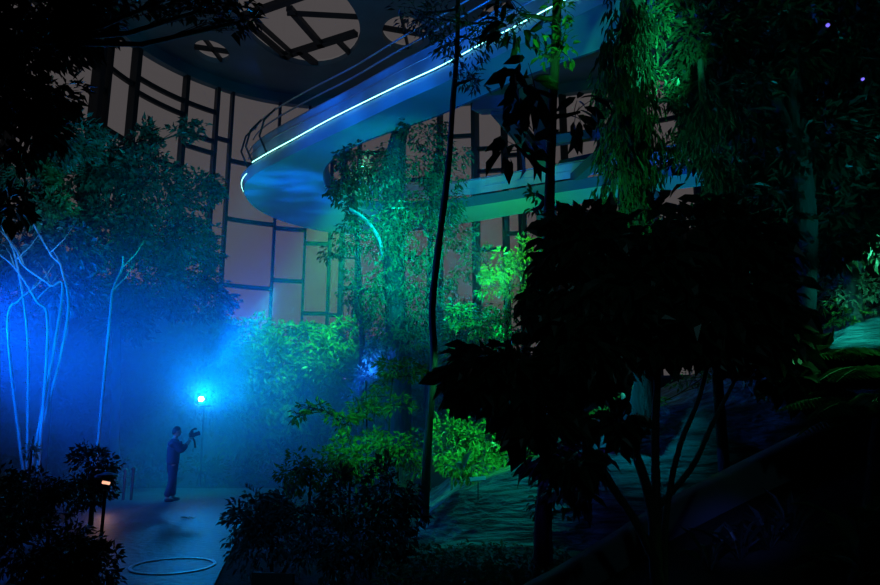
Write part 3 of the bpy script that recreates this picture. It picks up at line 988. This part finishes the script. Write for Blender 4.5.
plant('backing_tree', 'black tree standing behind the canopy tree against the dark wall', 'tree', 15.5, (760, 340), stems=[([(770, 340), (770, 200), (760, 60)], .25, .12, True)],
      clusters=[(720, 40, 0, 60, 70, 900, .34), (800, 60, 0, 80, 80, 1300, .34), (870, 100, 0, 60, 110, 1200, .34), (760, 150, 0, 90, 60, 1300, .34), (790, 230, 0, 110, 50, 1300, .34), (700, 130, .2, 24, 40, 240, .3)],
      leaf='leafd', twigs=20, sub=.36, wr=.45, droop=.5)
# -- overhang in the top corner by the glass
plant('overhanging_tree', 'near black tree overhanging the top corner beside the glass wall', 'tree', 9.0, (-30, 520), stems=[([(-75, 500), (-60, 300), (-35, 160), (20, 40)], .16, .08, True)],
      clusters=[(30, 40, 0, 60, 60, 900, .24), (70, 20, .3, 50, 40, 600, .24), (20, 120, 0, 40, 50, 600, .24), (-10, 70, 0, 50, 70, 600, .24), (60, 95, .3, 24, 24, 150, .22), (100, -5, .3, 60, 26, 420, .22), (165, 0, .4, 40, 12, 130, .2), (215, 6, .4, 45, 14, 230, .2), (240, 22, .3, 22, 10, 70, .2), (15, 205, -.4, 18, 18, 60, .24, D2(twigs=6))],
      leaf='leafd', twigs=15, sub=.34, wr=.42, droop=.5, T=T_SIMPLE)
# -- blue green trees by the glass wall
plant('mid_tree', 'bushy blue-green tree in front of the glass wall above the mist', 'tree', 19.5, (115, 430), stems=[([(115, 430), (117, 330), (122, 260), (118, 190), (112, 150)], .16, .07, True), ([(120, 270), (90, 220), (70, 190)], .06, .03, False, 'branch'), ([(121, 262), (124, 250), (135, 235), (150, 232)], .05, .03, False, 'branch')],
      clusters=[(110, 170, 0, 34, 34, 460, .24), (150, 190, 0, 40, 40, 560, .24), (75, 170, .4, 34, 36, 430, .24), (165, 235, 0, 48, 36, 620, .23), (110, 235, -.3, 44, 36, 560, .23), (200, 190, .3, 24, 20, 160, .24), (185, 255, .3, 36, 30, 380, .22), (150, 285, 0, 56, 28, 560, .22), (95, 285, 0, 50, 30, 480, .22), (145, 140, .3, 14, 22, 90, .26), (122, 325, .3, 32, 18, 260, .24), (195, 300, .4, 40, 24, 380, .2), (188, 130, .5, 20, 10, 50, .24)],
      leaf='leafblue', twigs=18, sub=.38, wr=.5, dens=3.0)
plant('mid_tree', 'sparser blue-green tree behind the bare lit stems near the picture edge', 'tree', 17.0, (40, 430), stems=[([(45, 430), (52, 330), (55, 260), (48, 200), (30, 170)], .13, .05, True)],
      clusters=[(30, 180, 0, 26, 22, 240, .24, D2(leaf='leaf')), (48, 215, 0, 26, 24, 240, .24, D2(leaf='leaf')), (70, 245, 0, 36, 26, 320, .22), (60, 140, .3, 40, 30, 330, .24), (20, 240, .5, 36, 34, 260, .22), (8, 268, .8, 30, 22, 220, .24), (70, 290, .3, 40, 26, 300, .2)],
      leaf='leafblue', twigs=16, sub=.38, wr=.5, dens=3.0)
# -- bare lit stems
for k, (st, l) in enumerate([
    ([(66, 330), (62, 270), (50, 253), (22, 204)], 'bare forked stem lit bright blue in front of the sparser tree'),
    ([(62, 300), (50, 285), (24, 266), (16, 250), (0, 230)], 'bare curved stem lit bright blue just below the forked one'),
    ([(28, 345), (16, 260), (4, 232)], 'thin bare upright stem lit bright blue close to the picture edge'),
    ([(8, 330), (20, 300), (30, 292), (34, 285)], 'short bare stem lit bright blue low in the mist'),
    ([(110, 318), (113, 290), (122, 268), (123, 256)], 'short pale forked stem lit blue in front of the bushy tree'),
    ([(48, 330), (36, 300), (15, 268), (-4, 252)], 'slanting bare stem lit bright blue crossing the upright one')]):
    root = empty('bare_stem', U(st[0][0], st[0][1], 15.0)); root.location.z = 0
    tag(root, l, 'plant', 'bare blue stems')
    w_ = [U(a, b, 15.0) for a, b in st]; w_.insert(0, Vector((w_[0].x, w_[0].y, 0)) if st[0][0] > 100 else Vector((U(46, 400, 15.0).x + .12 * k - .3, 15.0 - .1 * k, 0)))
    mb = MB(); mb.tube(resample(w_, 8), [.034 - .018 * i / (len(w_) * 8 - 8) for i in range(len(w_) * 8 - 7)], 6); mb.build('stem', M['palebark'], root, True)
    for t in (1, 2):
        if t + 1 >= len(w_): continue
        a = w_[t + 1]; b = a + Vector((random.choice((-.45, .4)), .1, .65))
        mb = MB(); mb.tube([a, a.lerp(b, .5) + Vector((.05, 0, 0)), b], [.018, .014, .008], 5); mb.build('side_shoot', M['palebark'], root, True)
plant('dark_spray', 'black leaf spray hanging at the picture edge over the bare stems', 'plant', 6.0, (-40, 420), stems=[([(-60, 420), (-50, 300), (-30, 210), (5, 195)], .03, .012, True)],
      clusters=[(8, 205, 0, 22, 20, 40, .16, D2(twigs=8))], leaf='leafd', wr=.45, T=T_BROAD)
# -- far row of crowns against the foot of the glass
far = [(20, 340, 40, 34, 'far round tree deep in blue mist at the picture edge'), (85, 350, 44, 34, 'far round tree deep in blue mist behind the bushy tree'), (150, 345, 46, 36, 'far wide tree in the mist just behind the stage lamp beam'),
       (205, 330, 34, 28, 'far tree with teal leaves above the stage lamp'), (250, 342, 34, 32, 'far lit green tree with small pale leaves left of the ivy-clad trunk'), (300, 345, 40, 26, 'far bright green tree below the bridge nose'),
       (350, 340, 34, 28, 'far green tree touching the ivy-clad trunk'), (470, 330, 40, 40, 'far teal tree behind the crooked sapling'),
       (-15, 300, 40, 36, 'far tall tree at the picture edge behind the sparser blue-green tree'), (60, 305, 44, 36, 'far tall tree filling the gap between the two blue-green trees'), (175, 318, 40, 30, 'far tall tree behind the drooping side of the bushy blue-green tree'), (410, 345, 40, 30, 'far dim tree behind the ivy-clad trunk')]
for k, (x, y, rx, ry, l) in enumerate(far):
    plant('far_tree', l, 'tree', 25.5 + (k % 3) * .8, (x, 440), stems=[([(x, 435), (x + 3, 390), (x - 2, y + 8)], .14, .08, True)],
          clusters=[(x, y, 0, rx, ry * .8, 620, .26), (x - rx * .5, y + ry * .9, -.5, rx * .8, ry, 420, .26), (x + rx * .5, y + ry * .9, -.5, rx * .8, ry, 420, .26), (x, y + ry * 2.0, -.6, rx, ry, 420, .26), (x, y + ry * 3.0, -.6, rx, ry * .8, 300, .28)],
          leaf='leafb' if k in (4, 5, 6) else 'leaf', twigs=18, sub=.38, wr=.5, dens=2.8 if k < 3 or k > 7 else 2.2, group='far trees at the foot of the glass')
# -- hedge plants behind the person
for k, (x, y, rx, ry, l) in enumerate([(130, 478, 22, 20, 'low teal shrub behind the bollards'), (165, 482, 20, 16, 'low shrub in mist directly behind the person legs'), (205, 475, 24, 22, 'low round shrub in mist under the stage lamp'), (245, 478, 20, 18, 'low shrub in mist beside the dark path shrub'), (90, 462, 20, 18, 'pale-leaved shrub in mist behind the dark round shrub'), (285, 455, 24, 26, 'mist-veiled shrub between the stage lamp and small green trees')]):
    plant('mist_shrub', l, 'shrub', 20.9 + (k % 2) * .8, (x, 496), stems=[([(x, 492), (x + 1, y)], .03, .015, True)], clusters=[(x - rx * .3, y, 0, rx * .8, ry, 300, .16), (x + rx * .4, y + 3, 0, rx * .7, ry * .8, 240, .16)], leaf='leafpale' if k in (4,) else 'leaf', twigs=10, sub=.36, wr=.45, group='shrubs behind the path', stem_name='stem')
# -- teal lit plant in the left mist
c = U(31, 462, 13)
plant('lit_plant', 'narrow plant lit cyan standing out of the dark shrubs', 'plant', 13.0, (31, 500), stems=[([(30, 470), (32, 448), (34, 436)], .025, .012, True)], clusters=[(31, 450, 0, 6, 12, 60, .12)], leaf='leafpale', twigs=8)
plant('added_leaf_tuft', 'added tuft of pale leaves catching the blue light low on the ivy-clad trunk', 'plant', 18.4, (372, 430), stems=[([(374, 430), (374, 390), (372, 350)], .02, .01, True)], clusters=[(374, 352, 0, 10, 18, 120, .16), (366, 378, 0, 14, 14, 140, .16)], leaf='leafpale', twigs=9)  # tuft added to catch the blue light that falls on the trunk
# -- small layered trees beside the path
plant('small_tree', 'small layered tree with bright green flat crown beneath the ivy-clad trunk', 'tree', 14.8, (388, 470), stems=[([(386, 468), (389, 430), (390, 400), (393, 378)], .035, .018, True), ([(389, 425), (375, 400)], .015, .008, False, 'branch')],
      clusters=[(395, 368, 0, 26, 9, 240, .15), (410, 375, .2, 18, 8, 130, .15), (384, 384, .2, 12, 7, 60, .15), (398, 405, 0, 18, 10, 120, .14), (378, 395, 0, 12, 9, 60, .14)], leaf='leafb', twigs=10, sub=.36, wr=.4)
plant('small_tree', 'small dusky tree leaning over the path in the mist', 'tree', 13.8, (352, 490), stems=[([(356, 485), (352, 450), (342, 425), (325, 412), (300, 416)], .03, .01, True)],
      clusters=[(318, 410, 0, 24, 7, 90, .15), (342, 418, 0, 18, 11, 120, .14, D2(leaf='leafb')), (298, 417, 0, 8, 6, 26, .15), (360, 410, .2, 14, 10, 70, .14, D2(leaf='leafb')), (350, 444, .1, 14, 12, 90, .13, D2(leaf='leafb'))], leaf='leaf', twigs=9, sub=.36, wr=.42)
plant('small_tree', 'thin upright tree between the dusky tree and the flat-crowned tree', 'tree', 14.2, (366, 490), stems=[([(366, 485), (367, 440), (366, 400), (366, 380)], .025, .014, True)], clusters=[(356, 400, 0, 12, 8, 60, .14), (372, 408, 0, 12, 7, 60, .14), (374, 440, 0, 16, 11, 110, .13)], leaf='leafb', twigs=9, sub=.36)
# -- lit green bushes
for x, y, rx, ry, Y, mat, l, n in [
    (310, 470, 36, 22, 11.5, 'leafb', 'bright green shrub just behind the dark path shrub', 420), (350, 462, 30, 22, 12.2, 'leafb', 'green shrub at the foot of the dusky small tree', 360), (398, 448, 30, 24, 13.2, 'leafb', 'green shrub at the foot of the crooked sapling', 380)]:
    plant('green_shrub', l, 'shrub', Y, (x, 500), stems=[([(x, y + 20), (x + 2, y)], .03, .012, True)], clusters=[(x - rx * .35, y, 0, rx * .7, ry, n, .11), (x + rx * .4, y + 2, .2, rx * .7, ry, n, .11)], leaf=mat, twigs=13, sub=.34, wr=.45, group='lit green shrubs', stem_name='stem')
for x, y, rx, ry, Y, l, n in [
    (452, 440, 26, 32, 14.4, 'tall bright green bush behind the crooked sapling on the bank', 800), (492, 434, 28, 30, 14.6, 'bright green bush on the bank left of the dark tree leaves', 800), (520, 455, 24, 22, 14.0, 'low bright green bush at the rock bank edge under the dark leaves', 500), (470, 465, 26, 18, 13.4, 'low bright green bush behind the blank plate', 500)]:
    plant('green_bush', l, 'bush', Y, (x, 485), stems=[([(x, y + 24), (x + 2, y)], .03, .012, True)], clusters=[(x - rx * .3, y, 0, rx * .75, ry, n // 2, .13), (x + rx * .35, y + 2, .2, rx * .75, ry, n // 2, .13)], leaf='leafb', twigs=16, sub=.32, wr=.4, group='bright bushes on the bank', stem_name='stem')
blades('broadleaf_plant', 'small plant with upturned cyan-lit leaves by the blank plate', 'plant', U(462, 476, 12.3), 5, .42, 'leafpale', .55)
plant('tall_bush', 'tall bush with lime green lit top behind the slim trunk', 'bush', 17.0, (505, 420), stems=[([(503, 430), (505, 360), (508, 290)], .08, .04, True)],
      clusters=[(500, 265, 0, 20, 16, 340, .14, D2(leaf='leafb')), (525, 250, 0, 22, 16, 340, .14, D2(leaf='leafb')), (490, 285, 0, 18, 14, 240, .14, D2(leaf='leafb')), (520, 285, 0, 24, 22, 380, .14), (475, 250, .6, 18, 26, 260, .14), (500, 325, .3, 36, 22, 420, .15), (515, 365, .3, 34, 28, 420, .15), (465, 315, .2, 20, 14, 220, .14, D2(leaf='leafb'))],
      leaf='leaf', twigs=13, sub=.34, wr=.5)
# -- dark shrubs at the front
plant('path_shrub', 'dark blue leafy shrub at the bend beside the path', 'shrub', 8.9, (275, 572), stems=[([(272, 575), (270, 540), (262, 510)], .03, .015, True), ([(282, 575), (300, 540), (312, 515)], .03, .015, True, 'stem')],
      clusters=[(256, 510, 0, 28, 22, 420, .1), (295, 510, 0, 36, 22, 460, .1), (262, 540, -.2, 38, 32, 520, .1), (310, 540, -.2, 40, 34, 520, .1), (245, 525, 0, 22, 24, 240, .1)], leaf='leafblue', twigs=18, sub=.34, wr=.4, stem_name='stem')
plant('path_shrub', 'taller dark shrub between the path shrub and the rock bank', 'shrub', 8.7, (372, 575), stems=[([(370, 575), (375, 530), (385, 490)], .03, .015, True), ([(366, 575), (350, 530), (340, 500)], .025, .012, True, 'stem')],
      clusters=[(340, 500, 0, 22, 26, 260, .11), (390, 490, 0, 32, 30, 420, .11), (370, 530, -.2, 46, 36, 620, .11), (405, 520, 0, 22, 34, 300, .11), (345, 555, -.2, 40, 26, 320, .11)], leaf='leafd', twigs=18, sub=.34, wr=.42, stem_name='stem')
plant('round_shrub', 'dark clipped round shrub beside the lantern', 'shrub', 13.0, (92, 500), stems=[([(92, 505), (92, 475)], .05, .03, True)], clusters=[(92, 468, 0, 24, 26, 900, .11), (92, 490, 0, 26, 18, 500, .11)], leaf='leafd', twigs=26, sub=.3, wr=.5, stem_name='stem')
for x, y, rx, ry, Y, l in [(30, 545, 60, 44, 8.0, 'black shrub filling the lower corner by the path'), (-5, 505, 46, 40, 8.8, 'black shrub at the picture edge behind the corner shrub'), (80, 562, 40, 32, 7.6, 'low black shrub between the corner shrub and the path'), (50, 492, 40, 24, 11.0, 'dark shrub before the cyan-lit plant')]:
    plant('corner_shrub', l, 'shrub', Y, (x, 585), stems=[([(x, y + 30), (x + 4, y)], .03, .012, True)], clusters=[(x - rx * .3, y, 0, rx * .75, ry, 900, .085), (x + rx * .35, y + 5, 0, rx * .7, ry * .85, 800, .085)], leaf='leafd', twigs=22, sub=.34, wr=.42, group='dark shrubs by the path', stem_name='stem')
# -- small palm-like tree on the bank side
plant('tufted_tree', 'short dark tree with a tufted head between the rock bank and ramp wall', 'tree', 8.4, (541, 580), stems=[([(541, 570), (541, 530), (544, 490), (550, 465)], .10, .06, True)], clusters=[(560, 460, 0, 36, 20, 90, .3, D2(droop=.8)), (585, 478, 0, 22, 24, 60, .28, D2(droop=.9)), (545, 452, 0, 26, 14, 50, .3, D2(droop=.8)), (560, 500, 0, 40, 22, 160, .12, D2(wr=.5, leaf='leaf')), (556, 452, -.2, 7, 12, 12, .16, D2(leaf='leafp', twigs=4))], leaf='leafd', twigs=10, wr=.25, T=T_BROAD)
# soil bed carrying the front plants
low_x = [p.x for p in lw]; low_z = [p.z for p in lw]


def bed_h(x, y):
    h = float(np.interp(x, low_x, low_z))
    z = max(-.06, (h - .3) * (1 if x > 1.4 else .2)) * max(0, (y - 4.2) / 2.9) ** .8
    t = min(1, max(0, (x - 2.6 - (y - 5) * .9) / .4)); t = t * t * (3 - 2 * t)
    return max(z, t * float(np.interp(y, [4.2, 4.6, 5.0, 5.7, 7.1], [0, .8, 1.15, 2.05, 2.2])))


bx = np.linspace(1.2, 6.5, 54); by = np.linspace(4.2, 7.0, 20)
mb = MB(); vs = []; fs = []
for y in by:
    for x in bx:
        vs.append((x, y, bed_h(x, y) - (.06 if y == by[0] else 0)))
for j in range(19):
    for i in range(53):
        a = j * 54 + i; fs.append((a, a + 1, a + 55, a + 54))
mb.add(vs, fs); tag(mb.build('ground_bed', M['soil'], smooth=True), kind='structure')


def on_bed(px, py, Y):
    p = U(px, py, Y); p.z = bed_h(p.x, Y) - .01
    return p


# -- ferns and lit plants on the far bank
fern('fern', 'big arching fern with green-lit fronds at the picture edge beside the dark tree', 'fern', on_bed(896, 385, 5.9), 15, 1.05, 'leaf', (math.pi * .6, math.pi * 1.5), wr=.26, tilt=(.45, 1.2))
fern('fern', 'fern hanging just below the big arching fern at the picture edge', 'fern', on_bed(886, 425, 5.55), 13, .85, 'leaf', (math.pi * .6, math.pi * 1.6), wr=.26, tilt=(.3, 1.0))
fern('fern', 'smallest fern, lowest of the three on the dark bed', 'fern', on_bed(846, 452, 5.6), 11, .55, 'leaf', wr=.28)
plant('bank_plant', 'pale-leaved plant lit cyan above the upper end of the rock bank', 'plant', 13.2, (850, 330), stems=[([(850, 326), (852, 300)], .04, .02, True)], clusters=[(850, 292, 0, 26, 22, 260, .15, D2(leaf='leafpale')), (872, 290, 0, 20, 22, 170, .15, D2(leaf='leafpale')), (830, 280, .2, 20, 16, 140, .14), (845, 320, 0, 26, 10, 160, .13, D2(leaf='leafb')), (818, 300, 0, 16, 12, 60, .16, D2(leaf='leafb'))], leaf='leafb', twigs=11, wr=.45, stem_name='stem')
plant('bank_plant', 'lime green lit plant behind the dark tree on the bank', 'plant', 13.4, (640, 425), stems=[([(650, 425), (648, 405)], .03, .015, True)], clusters=[(640, 402, 0, 24, 14, 200, .13), (700, 380, .2, 30, 14, 200, .13), (600, 420, -.1, 16, 10, 100, .13)], leaf='leafb', twigs=10, wr=.4, stem_name='stem')
plant('bank_plant', 'lime green sprig lit beside the vine-hung trunk', 'plant', 12.6, (655, 300), stems=[([(655, 320), (660, 240), (668, 218)], .03, .012, True)], clusters=[(664, 215, 0, 14, 6, 60, .14, D2(leaf='leafb')), (655, 228, 0, 14, 8, 60, .14, D2(leaf='leafb')), (690, 270, 0, 40, 34, 240, .18, D2(leaf='leafd'))], leaf='leafb', twigs=8, stem_name='stem')
spots = [(708, 520, 'blue-lit strap-leaved plant nearest the tree stems'), (738, 512, 'blue-lit strap-leaved plant in the middle of the row below the ramp'), (768, 515, 'blue-lit strap-leaved plant third from the tree stems'), (792, 522, 'blue-lit strap-leaved plant at the far end of the row below the ramp')]
for x, y, l in spots:
    p = on_bed(x, y + 18, 6.2)
    blades('strap_plant', l, 'plant', p, 9, .42, 'leafblue', .2, 'strap plants below the ramp', (.7, 1.4))
for x, y, l in [(856, 500, 'dim broadleaf plant at the picture edge, upper of two'), (865, 545, 'dim broadleaf plant at the picture edge, lower of two')]:
    p = on_bed(x, y + 16, 5.0 if y < 520 else 4.65)
    blades('broadleaf_plant', l, 'plant', p, 8, .4, 'leaf', .5, None, (.3, 1.1))
# ground cover (uncountable small leaves)
mb = MB()
n = 2600
X = RNG.uniform(-.7, 1.6, n); Yg = RNG.uniform(7.55, 9.6, n)
Pg = np.stack([X, Yg, RNG.uniform(.02, .26, n)], -1)
leaves(mb, Pg, np.stack([RNG.normal(size=n), RNG.normal(size=n), RNG.uniform(0, .9, n)], -1), RNG.normal(size=(n, 3)) * .4 + np.array([0, 0, 1.]), RNG.uniform(.05, .1, n), .5)
tag(mb.build('undergrowth', M['leaf'], origin=(.5, 8, 0)), 'dense low leafy ground cover in front of the rock bank', 'ground cover', kind='stuff')
# cyan-lit root hanging in an arc from the ivy tree
arc = [U(*q) for q in [(350, 209, 18), (358, 214, 18), (368, 222, 18), (377, 235, 18), (381, 246, 18), (383, 262, 18.6)]]
mb = MB(); mb.tube(resample(arc, 8), .05, 7)
tag(mb.build('aerial_root', M['palebark'], smooth=True, origin=tuple(arc[0])), 'pale arched root lit cyan against the ivy-clad trunk', 'root')

# ------------------------------------------------------------------ lights
def spot(loc, tgt, col, watts, ang=40, blend=.6, size=.15, gobo=None):
    l = bpy.data.lights.new('spot_light', 'SPOT')
    l.color = col; l.energy = watts; l.spot_size = math.radians(ang); l.spot_blend = blend; l.shadow_soft_size = size
    o = bpy.data.objects.new('spot_light', l); COL.objects.link(o)
    o.location = loc
    o.rotation_euler = (Vector(tgt) - Vector(loc)).to_track_quat('-Z', 'Y').to_euler()
    if gobo:
        l.use_nodes = True
        nt = l.node_tree
        em = nt.nodes['Emission']
        tc = nt.nodes.new('ShaderNodeTexCoord')
        mp = nt.nodes.new('ShaderNodeMapping'); mp.inputs['Scale'].default_value = gobo[:3]
        n = nt.nodes.new('ShaderNodeTexNoise'); n.inputs['Scale'].default_value = 1; n.inputs['Detail'].default_value = 2
        r = nt.nodes.new('ShaderNodeMapRange'); r.inputs['From Min'].default_value = .42; r.inputs['From Max'].default_value = .6
        r.inputs['To Min'].default_value = gobo[3]; r.inputs['To Max'].default_value = 1.6
        nt.links.new(tc.outputs['Normal'], mp.inputs['Vector']); nt.links.new(mp.outputs[0], n.inputs['Vector'])
        nt.links.new(n.outputs['Fac'], r.inputs['Value']); nt.links.new(r.outputs[0], em.inputs['Strength'])
    return o


BLUE, CYAN, TEAL, GREEN, LIME = (.0, .17, 1), (.02, .42, 1), (0, .75, .8), (.02, 1, .30), (.12, 1, .10)
# mist
spot(U(-75, 325, 14.5), U(200, 330, 17), (0, .12, 1), 3900, 120, .8, .4)
spot(U(-60, 400, 12), U(160, 400, 17), (0, .12, 1), 1500, 80, .8, .4)
spot(LAMP, LAMP + LAMPD + Vector((.3, 0, .6)), (.0, .26, 1), 1000, 125, .9, .1)
spot((-5.0, 23.5, 9.6), U(215, 440, 18.5), (.0, .28, 1), 900, 44, 1, .3)
spot((-1.0, 17, 9.4), U(330, 410, 20.5), (0, .75, .75), 2000, 50, 1, .3)
spot((-5.4, 22.5, 6.5), U(165, 495, 18.8), (.0, .75, .9), 3200, 34, 1, .3)
# left trees
spot(U(20, 440, 11), U(110, 190, 19.5), (.0, .34, 1), 1900, 56, .8, .3)
spot(U(210, 250, 12), U(140, 200, 19.5), (.0, .8, .8), 1500, 50, .8, .3)
spot(U(130, 300, 10), U(20, 236, 15.0), (.08, .36, 1), 2600, 22, .9)
# far green crowns
spot((-2.0, 19, 9.8), U(300, 330, 25), GREEN, 17000, 36, .8, .3)
spot((-5.0, 18.5, 9.6), U(215, 335, 25.5), (0, .7, .8), 2500, 30, .8, .3)
# ivy tree
spot(U(335, 270, 12.5), U(400, 255, 19), (0, .9, .65), 3600, 36, .9, .3)
spot(U(500, 280, 13), U(430, 250, 19), (0, .8, .85), 3600, 60, .8, .3)
spot(U(340, 300, 16), U(372, 240, 18), CYAN, 300, 20, .8, .2)
spot(U(345, 400, 16.0), U(371, 366, 18.4), (.01, .13, 1), 6000, 16, .8, .2)
# small trees and shrubs
spot(U(330, 300, 10.0), U(365, 430, 13.5), GREEN, 650, 55, .8, .3)
spot(U(470, 320, 11.0), U(480, 440, 14.2), (.03, 1, .32), 1500, 50, .8, .3)
spot(U(480, 300, 13.5), U(508, 265, 17), LIME, 2400, 30, .8, .2)
spot(U(430, 290, 12.5), U(470, 325, 17), GREEN, 700, 30, .8, .2)
# bridge underside and fascia, ceiling
spot((-5.5, 17, 3.2), UZ(300, 200, ZB), (0, .13, 1), 8500, 36, .9, .15, gobo=(5, 16, 5, .35))
spot((-1.5, 11.5, 3.0), UZ(450, 95, ZB), (0, .62, .75), 45, 70, .9, .15, gobo=(9, 30, 9, .25))
spot((-9, 11, 11.8), UZ(380, 70, ZB + 1.2), (.0, .16, 1), 1900, 50, .8, .2, gobo=(6, 6, 6, .1))
spot((2.0, 24.5, 4.5), UZ(570, 208, ZB), (0, 1, .2), 700, 110, .8, .2)
spot((6, 16, 6), UZ(640, 178, ZB + .5), (0, .12, 1), 2200, 45, .8, .2)
spot((0, 13, 5), U(500, 106, 19), (.0, .2, 1), 700, 24, .8, .2)
spot((-6, 25, 12.2), (-8, 36, H), (0, .45, 1), 420, 120, .9, .3)
spot((7, 9, 4), U(770, 110, 11.5), (0, .7, .75), 220, 80, .9, .3)  # added weak teal fill to bring out the dark canopy leaves
# ivy on the slim trunk, vine trunk edge
spot(U(620, 110, 6.5), U(556, 45, 8.3), (.04, 1, .2), 340, 24, .8, .1)
spot(U(720, 40, 8.5), U(652, 50, 10.8), (.02, 1, .42), 1200, 45, .8, .1)
spot(U(600, 300, 8.5), U(640, 150, 10.8), (.02, 1, .4), 260, 60, .8, .1)
# bank, ferns
spot(U(840, 200, 9.5), U(850, 335, 12), (.02, .9, .8), 700, 30, .8, .2)
spot(U(520, 290, 13.6), U(495, 478, 11.7), (0, .8, .7), 300, 40, .8, .2)
spot(U(540, 250, 9.0), U(640, 450, 11.6), (0, .5, .8), 420, 36, .9, .2)
spot((1.2, .8, 4.6), U(650, 310, 6), (.25, .8, .9), 20, 60, .9, .1)  # added dim front fill for glints on the dark tree's leaves
spot(U(620, 380, 10.8), U(640, 410, 12.6), (.05, 1, .5), 200, 60, .8, .2)
spot(U(930, 210, 5.3), U(850, 402, 5.75), (.1, 1, .3), 46, 50, .8, .1)
spot(U(890, 235, 11.2), U(852, 298, 13.2), (.08, 1, .55), 520, 34, .8, .2)
# blue rim on front plants
spot(U(790, 380, 4.6), U(748, 518, 6.2), (.08, .14, 1), 26, 26, .8, .1)
spot(U(500, 300, 6.5), U(560, 450, 8.3), (.1, .1, 1), 40, 40, .8, .1)
spot(U(200, 250, 5.0), U(320, 520, 8.8), (.0, .35, 1), 60, 60, .8, .1)
# lantern spill
pl = bpy.data.lights.new('lantern_glow', 'POINT'); pl.color = (1, .5, .35); pl.energy = 6; pl.shadow_soft_size = .06
plo = bpy.data.objects.new('lantern_glow', pl); COL.objects.link(plo); plo.location = U(107, 484, 15.0)
